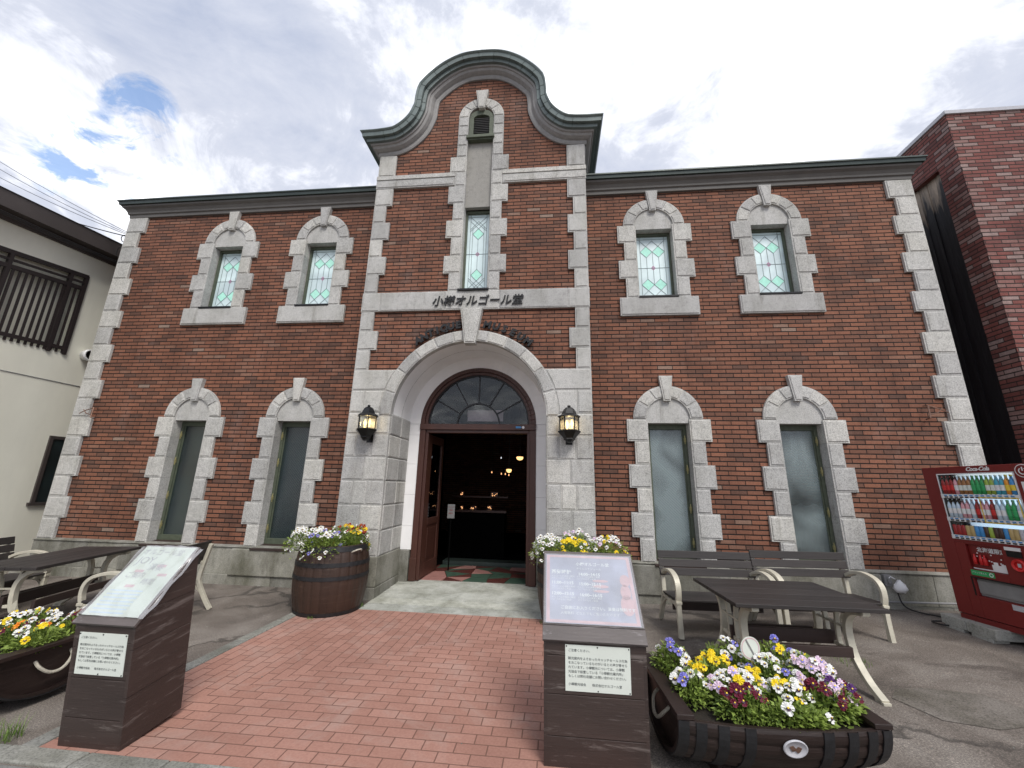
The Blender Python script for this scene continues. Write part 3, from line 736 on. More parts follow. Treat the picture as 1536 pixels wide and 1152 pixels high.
# --- gable cornice swept along the curve
def normals(c):
    out = []
    for k in range(len(c)):
        a = Vector(c[max(k-1, 0)]); b = Vector(c[min(k+1, len(c)-1)]); t = (b-a).normalized(); out.append(Vector((-t.y, t.x)))
    return out
crv = [(-2.0, 7.80)]+[p for p in curve if abs(p[0]) < 1.9]+[(2.0, 7.80)]
# resample evenly to keep the sweep clean
def resample(c, n):
    Ls = [0]
    for k in range(len(c)-1): Ls.append(Ls[-1]+(Vector(c[k+1])-Vector(c[k])).length)
    out = []; j = 0
    for i in range(n+1):
        t = Ls[-1]*i/n
        while j < len(Ls)-2 and Ls[j+1] < t: j += 1
        f = (t-Ls[j])/(Ls[j+1]-Ls[j]); out.append(tuple(Vector(c[j]).lerp(Vector(c[j+1]), f)))
    return out
crv = resample(crv, 120); nr = normals(crv)
nr = [(nr[max(k-1, 0)]+nr[k]+nr[min(k+1, len(nr)-1)]).normalized() for k in range(len(nr))]
def sweep(prof, name, mat, joints=0):
    mb = MB(); rings = []
    for k, (p, n_) in enumerate(zip(crv, nr)):
        xk = 1.0
        ring = []
        for (o, y) in prof:
            q = Vector(p)+n_*o
            # ends run out level with the eave
            ring.append((q.x, y, q.y))
        rings.append(ring)
    # mitred returns along the bay sides
    for k in range(len(rings)-1):
        if joints: mb.tint = [.2, .5, .8, .4][(k//joints) % 4]
        for j in range(len(prof)-1): mb.poly([rings[k][j], rings[k+1][j], rings[k+1][j+1], rings[k][j+1]])
    for s, ring in ((-1, rings[0]), (1, rings[-1])):
        out = [(s*(BY+max(0, -(y-PJ))-.0), z) for (x, y, z) in ring]
        A = [(ox, r_[1], r_[2]) for (ox, z), r_ in zip(out, ring)]
        for j in range(len(prof)-1):
            mb.poly([ring[j], A[j], A[j+1], ring[j+1]])
            mb.poly([A[j], (A[j][0], 2.5, A[j][2]), (A[j+1][0], 2.5, A[j+1][2]), A[j+1]])
    o = mb.build(name, mat, bld, recalc=False)
    return o
sweep([(0, PJ+.02), (0, PJ-.03), (.03, PJ-.045), (.075, PJ-.045), (.085, PJ-.075), (.11, PJ-.12), (.15, PJ-.14), (.155, PJ-.165), (.185, PJ-.175)], 'gable_moulding', 'pmould')
sweep([(.185, PJ-.10), (.187, PJ-.225), (.245, PJ-.235), (.25, PJ-.22), (.252, PJ-.29), (.325, PJ-.30), (.335, PJ-.315), (.352, PJ-.330), (.366, PJ-.330), (.368, PJ-.28), (.36, PJ+2.9)], 'gable_coping', 'greenmetal', 4)
mb = MB()
for k in range(4, len(crv)-3, 5):
    ring = [(crv[k][0]+nr[k].x*(o+.001), y-.002, crv[k][1]+nr[k].y*(o+.001)) for (o, y) in ((.187, PJ-.225), (.245, PJ-.235), (.252, PJ-.29), (.325, PJ-.30), (.345, PJ-.315))]
    mb.tube(ring, .0035, 4)
mb.build('coping_seam', 'darkroof', bld)
# --- wing cornices
for s in (-1, 1):
    pr = [(-.0, 7.035), (-.045, 7.04), (-.05, 7.10), (-.075, 7.115), (-.08, 7.15), (-.11, 7.20), (-.155, 7.235), (-.165, 7.265), (-.02, 7.27)]
    mb = MB()
    x0, x1 = s*(BY+.0), s*XC
    P0 = [(x0, y, z) for y, z in pr]; P1 = [(x1-s*y, y, z) for y, z in pr]; P2 = [(x1-s*y, 8, z) for y, z in pr]
    for j in range(len(pr)-1):
        mb.poly([P0[j], P1[j], P1[j+1], P0[j+1]]); mb.poly([P1[j], P2[j], P2[j+1], P1[j+1]])
    mb.build('eave_moulding', 'frieze', bld, recalc=False)
    mb = MB(); pr = [(0, 7.27), (-.195, 7.275), (-.205, 7.335), (-.225, 7.34), (-.225, 7.365), (.5, 7.50)]
    P0 = [(x0, y, z) for y, z in pr]; P1 = [(x1-s*y, y, z) for y, z in pr]; P2 = [(x1-s*y, 8, z) for y, z in pr]
    for j in range(len(pr)-1):
        mb.poly([P0[j], P1[j], P1[j+1], P0[j+1]]); mb.poly([P1[j], P2[j], P2[j+1], P1[j+1]])
    mb.poly([(x0, .5, 7.50), (x1-s*.5, .5, 7.50), (x1-s*.5, 8, 7.50), (x0, 8, 7.50)])
    mb.build('eave_flashing', 'darkroof', bld, recalc=False)
mb = MB(); mb.poly([(-XC, 0, 7.2), (XC, 0, 7.2), (XC, 8, 7.2), (-XC, 8, 7.2)])
for k in range(len(crv)-1): 
    if abs(crv[k][0]) < 1.95: mb.poly([(crv[k][0], PJ, crv[k][1]+.01), (crv[k+1][0], PJ, crv[k+1][1]+.01), (crv[k+1][0], 2.5, crv[k+1][1]+.01), (crv[k][0], 2.5, crv[k][1]+.01)])
mb.poly([(-BY, 2.5, 7), (BY, 2.5, 7), (BY, 2.5, 7.8), (-BY, 2.5, 7.8)])
mb.build('roof', 'darkroof', bld, recalc=False)

# --- entrance piers
for s in (-1, 1):
    mb = MB()
    cs = [(2.400, 2.748, [0, 1]), (2.040, 2.400, [0, .27, .62, 1]), (1.675, 2.040, [0, .50, 1]), (1.310, 1.675, [0, .30, .62, 1]), (.940, 1.310, [0, .52, 1]), (.572, .940, [0, .35, .68, 1])]
    for z0, z1, sp in cs:
        X0, X1 = 1.258, BY+.012
        for j in range(len(sp)-1):
            a, b = X0+(X1-X0)*sp[j], X0+(X1-X0)*sp[j+1]
            if s < 0: a, b = -(X0+(X1-X0)*(1-sp[len(sp)-1-j])), -(X0+(X1-X0)*(1-sp[len(sp)-2-j]))
            mb.rbox(min(a, b), max(a, b), z0, z1, PJ+.02, PJ-.04, .014, .010)
        # reveal side
        mb.rt(); mb.box(s*1.258, s*1.30, PJ+.02, .47, z0+.004, z1-.004)
        for (ya, yb) in ((PJ-.0, .015), (.02, .455)):
            mb.rt(); n_ = 4
            A = [(s*1.258, ya+.004, z0+.006), (s*1.258, yb-.004, z0+.006), (s*1.258, yb-.004, z1-.006), (s*1.258, ya+.004, z1-.006)]
            B = [(s*1.247, p[1]+(.018 if i in (0, 3) else -.018), p[2]+(.018 if i < 2 else -.018)) for i, p in enumerate(A)]
            for i in range(4): mb.poly([A[i], A[(i+1) % 4], B[(i+1) % 4], B[i]])
            mb.poly(B)
        mb.rt(); mb.box(s*(BY-.02), s*(BY+.012), PJ, 0, z0+.002, z1-.002)
    # shoulders beside the arch
    def arcpts(za, zb):
        out = []
        for j in range(7):
            z = za+(zb-za)*j/6; out.append((s*sqrt(max(0, 1.445**2-(z-SZ)**2)), z))
        return out
    e_ = s*(BY+.01)
    mb.rt(); mb.raised([(e_, 3.122), (e_, 3.47)]+arcpts(3.122, 3.47)[::-1], PJ+.02, PJ-.04, .014)
    mb.rt(); mb.raised([(e_, 2.752), (e_, 3.118), (s*1.74, 3.118), (s*1.74, 2.752)], PJ+.02, PJ-.04, .014)
    mb.rt(); mb.raised([(s*1.736, 2.752), (s*1.736, 3.118)]+arcpts(2.752, 3.118)[::-1], PJ+.02, PJ-.04, .014)
    mb.build('entrance_pier', 'stone', bld, recalc=True)
    mb = MB(); mb.rt(); mb.box(s*1.235, s*(BY+.055), PJ-.075, .40, .165, .572); mb.rt(); mb.box(s*1.225, s*(BY+.07), PJ-.10, .40, -.2, .16)
    mb.rt(); mb.box(s*1.08, s*1.26, .402, .55, .0, .545)
    mb.build('pier_base', 'stone2', bld, bevel=.01)
# --- arch voussoirs
mb = MB(); n_v = 13; kk = radians(6.2); edges = []
lft = [0, 16.5, 33, 49, 64, 77.5, 90-4.6]
for sgn in (0, 1):
    for k in range(6):
        a0, a1 = radians(lft[k]), radians(lft[k+1])
        if sgn: a0, a1 = pi-a1, pi-a0
        n = 6; mb.rt()
        mb.raised([(1.445*cos(a0+(a1-a0)*j/n), SZ+1.445*sin(a0+(a1-a0)*j/n)) for j in range(n+1)]+[(1.257*cos(a1+(a0-a1)*j/n), SZ+1.257*sin(a1+(a0-a1)*j/n)) for j in range(n+1)], PJ+.06, PJ-.055, .012)
mb.rt(); mb.raised([(-.185, 4.522), (-.09, 3.90), (.09, 3.90), (.185, 4.522)], PJ+.02, PJ-.12, .018)
mb.build('entrance_arch', 'stone', bld)
# --- white soffit and annulus
mb = MB(); mb.smooth = True; n = 48
for j in range(n):
    a, b = pi*j/n, pi*(j+1)/n
    for ya, yb in ((PJ+.05, .03), (.036, .455)):
        mb.poly([(1.27*cos(a), ya, SZ+1.27*sin(a)), (1.27*cos(b), ya, SZ+1.27*sin(b)), (1.27*cos(b), yb, SZ+1.27*sin(b)), (1.27*cos(a), yb, SZ+1.27*sin(a))])
mb.smooth = False; mb.tint = .4
for ja, jb in ((0, 43), (47, 87), (93, 133), (137, 180)):
    st = 8
    for q in range(st):
        a, b = radians(ja+(jb-ja)*q/st)+.002, radians(ja+(jb-ja)*(q+1)/st)
        if q == st-1: b -= .0
        mb.prism([(1.27*cos(a), SZ+1.27*sin(a)), (1.27*cos(b), SZ+1.27*sin(b)), (1.05*cos(b), SZ+1.05*sin(b)), (1.05*cos(a), SZ+1.05*sin(a))], .455, .50)
mb.build('arch_lining', 'plaster', bld, recalc=False)
mb = MB()
for j in range(n):
    a, b = pi*j/n, pi*(j+1)/n
    mb.prism([(1.29*cos(a), SZ+1.29*sin(a)), (1.29*cos(b), SZ+1.29*sin(b)), (1.05*cos(b), SZ+1.05*sin(b)), (1.05*cos(a), SZ+1.05*sin(a))], .462, .49)
for s in (-1, 1):
    for z0, z1 in ((.548, .93), (.933, 1.45), (1.453, 1.98), (1.983, 2.50), (2.503, 2.70)):
        mb.tint = .5; mb.box(s*1.06, s*1.256, .455, .50, z0, z1)
mb.build('arch_reveal', 'plaster', bld)
# --- door frame with fanlight
df = MB(); yf = .44; n = 36
for j in range(n):
    a, b = pi*j/n, pi*(j+1)/n
    for R, r, ya, yb in ((1.06, .985, yf, yf+.14), (.985, .93, yf+.03, yf+.14)):
        df.prism([(R*cos(a), SZ+R*sin(a)), (R*cos(b), SZ+R*sin(b)), (r*cos(b), SZ+r*sin(b)), (r*cos(a), SZ+r*sin(a))], ya, yb)
df.box(-1.06, 1.06, yf-.02, yf+.14, 2.60, 2.705); df.box(-.93, .93, yf+.02, yf+.15, 2.545, 2.60)
for s in (-1, 1):
    df.box(s*.955, s*1.06, yf, yf+.14, .06, 2.60); df.box(s*.90, s*.955, yf+.035, yf+.2, .06, 2.60)
    df.box(s*.95, s*1.068, yf-.012, yf+.1, .06, .42)
dfo = df.build('door_frame', 'doorbrown', bld, bevel=.006)
m = MB()
for R, r in ((.935, .905), (.405, .375)):
    for j in range(n):
        a, b = pi*j/n, pi*(j+1)/n
        m.prism([(R*cos(a), SZ+R*sin(a)), (R*cos(b), SZ+R*sin(b)), (r*cos(b), SZ+r*sin(b)), (r*cos(a), SZ+r*sin(a))], yf+.06, yf+.10)
for a in (30, 60, 90, 120, 150):
    ca, sa = cos(radians(a)), sin(radians(a)); nx, nz = -sa*.012, ca*.012
    m.prism([(.40*ca+nx, SZ+.40*sa+nz), (.91*ca+nx, SZ+.91*sa+nz), (.91*ca-nx, SZ+.91*sa-nz), (.40*ca-nx, SZ+.40*sa-nz)], yf+.06, yf+.10)
m.build('fan_bar', 'black', dfo)
m = MB(); m.prism([(.92*cos(pi*j/n), SZ+.92*sin(pi*j/n)) for j in range(n+1)], yf+.078, yf+.084); m.build('fan_pane', 'fanglass', dfo)
m = MB(); m.box(-.235, .44, .66, .675, 2.79, 3.0); m.build('notice_board', 'pinkink', dfo)
m = MB(); m.box(.70, .795, yf-.026, yf-.02, 2.632, 2.665); m.build('blue_sticker', 'b_blue', dfo)
m = MB(); m.lathe([(.0, -.026), (.024, -.026), (.024, -.02)], 16, (.832, yf, 2.648), axis='y'); m.build('round_sticker', 'white', dfo)
# door leaves, opened inward
def leaf(s, ang):
    X = Matrix.Translation((s*.90, yf+.17, 0)) @ Matrix.Rotation(ang, 4, 'Z') @ Matrix.Scale(s, 4, (1, 0, 0))
    d = MB(); d.X = X; Wd = .80
    # local: x from 0 to -Wd (mirrored by s)
    d.box(0, -.12, 0, .045, .07, 2.53); d.box(-Wd+.12, -Wd, 0, .045, .07, 2.53); d.box(-.12, -Wd+.12, 0, .045, .07, .30); d.box(-.12, -Wd+.12, 0, .045, .92, 1.04); d.box(-.12, -Wd+.12, 0, .045, 2.38, 2.53)
    d.box(-.12, -Wd+.12, .012, .033, .30, .92)
    d.box(-.17, -Wd+.17, .002, .012, .36, .86)
    o = d.build('door_leaf', 'doorbrown', dfo, bevel=.005)
    return X
for s, a in ((-1, radians(87)), (1, radians(-89))):
    X = leaf(s, a)
    g_ = MB(); g_.X = X; g_.box(-.12, -.68, .02, .026, 1.04, 2.38); g_.build('door_glass', 'fanglass', dfo)
    g_ = MB(); g_.X = X; g_.tube([(-.74, .07, 1.1), (-.74, .09, 1.13), (-.74, .09, 1.42), (-.74, .07, 1.45)], .011, 8); g_.build('door_handle', 'steel' if 'steel' in M else 'b_steel', dfo)
# steps & floor
mb = MB()
ysl = [-.965, -.70, -.44, -.20, .06, .30, .60]; 
for j in range(6):
    mb.rt(); za, zb = .008+.045*j/5, .012+.045*(j+1)/6
    x0 = 1.22 if ysl[j] > -.54 else 1.235
    A = [(-x0, ysl[j], -.1), (x0, ysl[j], -.1), (x0, ysl[j+1]-.004, -.1), (-x0, ysl[j+1]-.004, -.1)]; B = [(-x0, ysl[j], za), (x0, ysl[j], za), (x0, ysl[j+1]-.004, zb-.004), (-x0, ysl[j+1]-.004, zb-.004)]
    i = [mb.vert(p) for p in A+B]
    for q in ((4, 5, 6, 7), (0, 1, 5, 4), (1, 2, 6, 5), (2, 3, 7, 6), (3, 0, 4, 7)): mb.face([i[k] for k in q])
mb.build('entrance_step', 'wall_step', bld)
# crazy paving: irregular polygons from a jittered grid
rr = random.Random(3)
tiles = [MB(), MB(), MB()]; nx_, ny_ = 5, 4
P = {}
for i in range(nx_+1):
    for j in range(ny_+1):
        P[i, j] = (-.9+1.8*i/nx_+(rr.uniform(-.13, .13) if 0 < i < nx_ else 0), .60+1.3*j/ny_+(rr.uniform(-.1, .1) if 0 < j < ny_ else 0))
for i in range(nx_):
    for j in range(ny_):
        quad = [P[i, j], P[i+1, j], P[i+1, j+1], P[i, j+1]]
        parts = [quad] if rr.random() < .35 else ([quad[:3], [quad[0], quad[2], quad[3]]] if rr.random() < .5 else [[quad[0], quad[1], quad[3]], quad[1:]])
        for t_ in parts:
            c = Vector((sum(p[0] for p in t_)/len(t_), sum(p[1] for p in t_)/len(t_)))
            q = [tuple(c+(Vector(p)-c)*.955) for p in t_]
            tiles[rr.choice([0, 1, 2, 2, 0, 1])].prism(q, .03, .062, 'z')
fl = MB(); fl.poly([(-.95, .595, .052), (.95, .595, .052), (.95, 1.92, .052), (-.95, 1.92, .052)]); flo = fl.build('porch_floor', 'tile3', bld, recalc=False)
tiles[0].build('green_slab', 'tile1', flo); tiles[1].build('pink_slab', 'tile2', flo); tiles[2].build('maroon_slab', 'tile3', flo)
# shop room
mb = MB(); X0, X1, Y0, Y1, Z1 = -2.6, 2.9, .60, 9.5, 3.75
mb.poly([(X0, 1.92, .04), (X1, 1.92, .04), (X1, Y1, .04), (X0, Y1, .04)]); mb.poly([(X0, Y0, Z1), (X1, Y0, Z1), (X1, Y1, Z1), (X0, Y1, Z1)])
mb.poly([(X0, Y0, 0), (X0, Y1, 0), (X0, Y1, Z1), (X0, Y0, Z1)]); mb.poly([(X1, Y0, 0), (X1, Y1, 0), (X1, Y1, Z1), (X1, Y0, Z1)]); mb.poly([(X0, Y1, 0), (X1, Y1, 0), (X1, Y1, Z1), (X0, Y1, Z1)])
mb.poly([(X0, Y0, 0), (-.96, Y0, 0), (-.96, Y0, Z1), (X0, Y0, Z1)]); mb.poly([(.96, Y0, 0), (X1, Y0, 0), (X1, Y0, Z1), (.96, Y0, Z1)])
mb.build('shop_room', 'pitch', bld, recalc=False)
mb = MB(); mb.box(-.9, .9, 2.0, 2.35, .04, .12); mb.build('inner_step', 'darkroof', bld)

# --- lettering
lt = []
lt.append(('小樽オルゴール堂', .196, Matrix.Translation((-.70, PJ-.070, 4.612)) @ FRONT @ Matrix.Rotation(radians(.0), 4, 'Z'), dict(extrude=.008, bold=.0036, shear=.16)))
join_text(lt, 'letters', 'japanese_lettering', bld)
lt = []
def arcword(word, th0, th1, R=1.50, size=.168):
    for k, ch in enumerate(word):
        th = radians(th0+(th1-th0)*k/(len(word)-1))
        x, z = R*sin(th), SZ+R*cos(th)
        lt.append((ch, size, Matrix.Translation((x, PJ-.05, z)) @ FRONT @ Matrix.Rotation(-th*.9, 4, 'Z'), dict(extrude=.016, bold=.0095, align='CENTER', shear=.1)))
arcword('ANTIQUE', -35.5, -8.5); join_text(lt, 'letters', 'arched_word', bld); lt.clear()
arcword('MUSEUM', 10, 38); join_text(lt, 'letters', 'arched_word', bld)
#@@THINGS

# ================================================================== WALL LANTERNS
def lantern(x, label):
    r = empty('wall_lantern', (x, PJ-.04, 0), 0, label, 'lantern', 'carriage lanterns beside the entrance')
    b = MB(); b.lathe([(.02, 2.84), (.028, 2.825), (.02, 2.812), (.06, 2.80), (.062, 2.793), (.03, 2.792)], 6, (0, -.16, 0), cap=True)
    b.lathe([(.05, 2.795), (.075, 2.785), (.10, 2.74), (.112, 2.705), (.168, 2.672), (.172, 2.655), (.14, 2.65)], 6, (0, -.16, 0), cap=True)
    b.build('roof_cap', 'black', r)
    b = MB(); b.lathe([(.148, 2.462), (.172, 2.445), (.165, 2.43), (.11, 2.37), (.085, 2.34), (.09, 2.33), (.085, 2.32), (.055, 2.30), (.06, 2.292), (.03, 2.275)], 6, (0, -.16, 0), cap=True); b.build('base_cup', 'black', r)
    b = MB()
    for k in range(6):
        a = pi/3*k; ca, sa = cos(a), sin(a); b.tube([(.142*ca, -.16+.142*sa, 2.655), (.138*ca, -.16+.138*sa, 2.455)], .0085, 6)
    b.tube([(0, 0, 2.35), (0, -.05, 2.35), (0, -.10, 2.36)], .022, 8); b.box(-.05, .05, -.012, .012, 2.26, 2.46)
    b.build('cage', 'black', r)
    b = MB(); b.lathe([(.132, 2.46), (.135, 2.65)], 6, (0, -.16, 0)); b.build('glass_pane', 'clear', r, recalc=False)
    for dx_, dz in ((-.035, 0), (.04, .012)):
        b = MB(); b.smooth = True; b.lathe([(.012, 2.48), (.014, 2.52), (.026, 2.54), (.024, 2.565), (.012, 2.59), (.002, 2.615)], 10, (dx_, -.16, dz)); b.build('bulb', 'bulb', r)
    b = MB(); b.box(-.11, .11, -.05, -.045, 2.47, 2.64); b.build('back_plate', 'b_steel', r)
    l = bpy.data.lights.new('lamp_light', 'POINT'); l.energy = 1.1; l.color = (1, .7, .35); l.shadow_soft_size = .04
    lo = bpy.data.objects.new('lamp_light', l); col.objects.link(lo); lo.location = (0, -.16, 2.56); lo.parent = r
lantern(-1.56, 'black carriage lantern on the left entrance pier'); lantern(1.60, 'black carriage lantern on the right entrance pier')

# ================================================================== NEIGHBOUR, LEFT (cream, brown lattice)
nb = empty('cream_building', (-8.7, -8, 0), 0, 'cream rendered building with brown eaves and slatted veranda on the left', 'building')
NX = 0.0
def Yn(y): return y+8
mb = MB()
lz0, lz1 = lambda y: 4.06+(y+1)*.05, lambda y: 5.69+(y+1)*.127
# wall with the veranda opening cut out (opening y from -4 to .26)
def nface(y0, y1, za, zb, zc, zd): mb.poly([(NX, Yn(y0), za), (NX, Yn(y1), zb), (NX, Yn(y1), zc), (NX, Yn(y0), zd)])
rt_ = lambda y: 6.47+(y+1)*.085
nface(.26, 9, 0, 0, rt_(9), rt_(.26)); nface(-8, .26, 0, 0, lz0(.26), lz0(-8)); nface(-8, .26, lz1(-8), lz1(.26), rt_(.26), rt_(-8))
mb.poly([(NX, Yn(.26), lz0(.26)), (NX-.11, Yn(.26), lz0(.26)), (NX-.11, Yn(.26), lz1(.26)), (NX, Yn(.26), lz1(.26))])
mb.poly([(NX, Yn(-8), lz0(-8)), (NX, Yn(.26), lz0(.26)), (NX-.11, Yn(.26), lz0(.26)), (NX-.11, Yn(-8), lz0(-8))])
mb.poly([(NX-.11, Yn(-8), 3.7), (NX-.11, Yn(.26), 4.1), (NX-.11, Yn(.26), 6.2), (NX-.11, Yn(-8), 6.2)])
mb.poly([(NX, Yn(-8), 0), (NX-6, Yn(-8), 0), (NX-6, Yn(-8), rt_(-8)), (NX, Yn(-8), rt_(-8))])
mb.build('stucco_wall', 'cream', nb, recalc=False)
mb = MB()
mb.poly([(NX-.11, Yn(-8), 0), (NX-6, Yn(-8), 0), (NX-6, Yn(9), 0), (NX-6, Yn(9), 7), (NX-6, Yn(-8), 6)])
for (xo, z0, z1) in ((.02, -.26, -.02), (.28, -.14, .17)):
    q = [(0, z0), (xo+.04, z0), (xo+.04, z1), (0, z1)]
    A = [(NX+x, Yn(-8), rt_(-8)+z) for x, z in q]; B = [(NX+x, Yn(9), rt_(9)+z) for x, z in q]
    i = [mb.vert(p) for p in A+B]
    for f in ((0, 1, 2, 3), (4, 7, 6, 5), (0, 4, 5, 1), (1, 5, 6, 2), (2, 6, 7, 3), (3, 7, 4, 0)): mb.face([i[k] for k in f])
mb.poly([(NX+.34, Yn(-8), rt_(-8)+.18), (NX+.34, Yn(9), rt_(9)+.18), (NX-6, Yn(9), rt_(9)+.9), (NX-6, Yn(-8), rt_(-8)+.9)])
mb.build('roof', 'fascia', nb, recalc=False)
mb = MB()
for (ya, yb) in ((-8, 9),):
    mb.tube([(NX+.005, Yn(-8), 3.495), (NX+.005, Yn(9), 3.50)], .008, 4)
mb.build('wall_joint', 'grey', nb)
lat = MB(); y = .22
while y > -4:
    lat.box(NX+.008, NX+.020, Yn(y)-.030, Yn(y)+.012, lz0(y)-.03, lz1(y)-.30); y -= .098
for yp in (.25, -.02, -.95, -2.4): lat.box(NX-.03, NX+.035, Yn(yp)-.03, Yn(yp)+.03, lz0(yp)-.05, lz1(yp))
lat.build('slat_screen', 'lattice', nb)
lat = MB()
for (f, o0, o1) in ((lz0, .04, .11), (lz1, -.33, -.25), (lz1, -.18, -.14), (lz1, -.05, .03)):
    A = [(NX-.02, Yn(-4.2), f(-4.2)+o0), (NX+.03, Yn(-4.2), f(-4.2)+o0), (NX+.03, Yn(-4.2), f(-4.2)+o1), (NX-.02, Yn(-4.2), f(-4.2)+o1)]
    B = [(NX-.02, Yn(.27), f(.27)+o0), (NX+.03, Yn(.27), f(.27)+o0), (NX+.03, Yn(.27), f(.27)+o1), (NX-.02, Yn(.27), f(.27)+o1)]
    i = [lat.vert(p) for p in A+B]
    for q in ((0, 1, 2, 3), (4, 7, 6, 5), (0, 4, 5, 1), (1, 5, 6, 2), (2, 6, 7, 3), (3, 7, 4, 0)): lat.face([i[k] for k in q])
lat.build('rail', 'lattice', nb)
w = MB(); w.box(NX-.01, NX+.035, Yn(.44), Yn(.50), 1.12, 2.42); w.box(NX-.01, NX+.03, Yn(.50), Yn(1.25), 2.36, 2.42); w.box(NX-.01, NX+.045, Yn(.40), Yn(1.25), 1.07, 1.13)
wo_ = w.build('window', 'fascia', nb); w = MB(); w.box(NX, NX+.008, Yn(.50), Yn(1.25), 1.13, 2.36); w.build('pane', 'wireglass', wo_)
v = MB(); v.smooth = True; v.lathe([(.0, .01), (.105, .01), (.115, .10), (.125, .105), (.125, .16), (.10, .165), (.095, .12), (.09, .06), (.0, .05)], 24, (NX, Yn(.62), 4.17), axis='x')
vo = v.build('vent_hood', 'white', nb)
v = MB(); v.lathe([(0, .11), (.094, .11)], 20, (NX, Yn(.62), 4.17), axis='x'); v.build('vent_grille', 'black', vo)

# ================================================================== NEIGHBOUR, RIGHT (purple-red brick, charred boards)
nr_b = empty('brick_neighbour', (8.4, -.15, 0), 0, 'taller purple red brick building with charred timber in its side wall on the right', 'building')
mb = MB(); x, y = 0, 0; T = 8.29
def nf(y0, y1, z0, z1): mb.poly([(0, y0, z0), (0, y1, z0), (0, y1, z1), (0, y0, z1)])
nf(0, .36, 0, T); nf(.36, 3.5, 7.40, T); nf(3.5, 9, 0, T)
mb.poly([(0, 0, 0), (9, 0, 0), (9, 0, T), (0, 0, T)])
mb.poly([(0, .36, 0), (.16, .36, 0), (.16, .36, 7.4), (0, .36, 7.4)]); mb.poly([(0, .36, 7.4), (.16, .36, 7.4), (.16, 3.5, 7.4), (0, 3.5, 7.4)])
mb.poly([(0, 0, T), (9, 0, T), (9, 9, T), (0, 9, T)])
mb.build('brick_wall', 'brick2', nr_b, recalc=False)
mb = MB(); y = .37
while y < 3.4:
    w_ = random.uniform(.10, .16); mb.rt(); xo = random.uniform(-.012, .02); mb.box(.10+xo, .15, y, y+w_-.004, 0, 7.395); y += w_
mb.build('charred_boards', 'char', nr_b)
mb = MB(); mb.box(-.03, 9, -.03, .0, T-.03, T+.04); mb.box(-.03, .0, 0, 9, T-.03, T+.04); mb.build('coping', 'b_steel', nr_b)

# ================================================================== OVERHEAD CABLES
A0 = Vector((-7.66, .10, 6.72))
for k, (dz, sg, lb) in enumerate(((1.62, .10, 'uppermost thin cable running to the left corner of the brick museum'), (1.52, .13, 'second thin cable from the top above the cream building'), (1.38, .12, 'third thin cable from the top above the cream building'), (1.08, .17, 'lowest thick cable sagging above the cream building'))):
    B0 = Vector((-14, .15, 6.72+dz*2.15)); mb = MB(); pts = []
    for j in range(25):
        t = j/24; p = A0.lerp(B0, t)+Vector((0, 0, -.0-sg*4*t*(1-t)-.02*k*(1-t))); pts.append(p)
    mb.tube(pts, .011 if k == 3 else .006, 5)
    tag(mb.build('overhead_cable', 'cable'), lb, 'cable', 'overhead cables at the left')
mb = MB()
mb.tube(smoothed([(-7.64, .05, 6.62), (-7.74, .0, 6.66), (-7.80, 0, 6.60), (-7.74, 0, 6.50), (-7.66, .02, 6.52), (-7.70, 0, 6.38), (-7.80, 0, 6.34), (-7.84, .02, 6.20)], 5), .008, 5)
tag(mb.build('cable_loop', 'cable'), 'loose loop of cable hanging at the left corner of the brick museum', 'cable')
mb = MB(); mb.tube(smoothed([(-8.33, -4, 5.98), (-8.32, -2, 6.13), (-8.32, -.5, 6.22), (-8.32, 1, 6.36)], 6), .014, 5); mb.tube(smoothed([(-8.31, -4, 5.93), (-8.31, -2, 6.09), (-8.31, -.5, 6.17), (-8.31, 1, 6.33)], 6), .01, 5)
tag(mb.build('bundled_cable', 'cable'), 'bundled cable running under the brown eaves of the cream building', 'cable')
# bent copper brackets near both outer corners
def bracket(x, z, s, lb):
    mb = MB()
    mb.tube([(x-s*.0, -.02, z+.10), (x, -.10, z+.09), (x+s*.03, -.13, z-.10), (x, -.02, z-.11)], .010, 6)
    mb.tube([(x, -.08, z+.10), (x-s*.14, -.12, z+.03), (x-s*.24, -.12, z-.02)], .009, 6); mb.tube([(x+s*.02, -.12, z-.05), (x-s*.10, -.12, z-.02), (x-s*.17, -.12, z+.05)], .008, 6)
    tag(mb.build('wall_bracket', 'copper'), lb, 'bracket', 'bent copper brackets on the facade')
bracket(-7.18, 2.80, 1, 'bent copper bracket on the left corner stones'); bracket(7.02, 2.86, -1, 'bent copper bracket near the right corner stones')

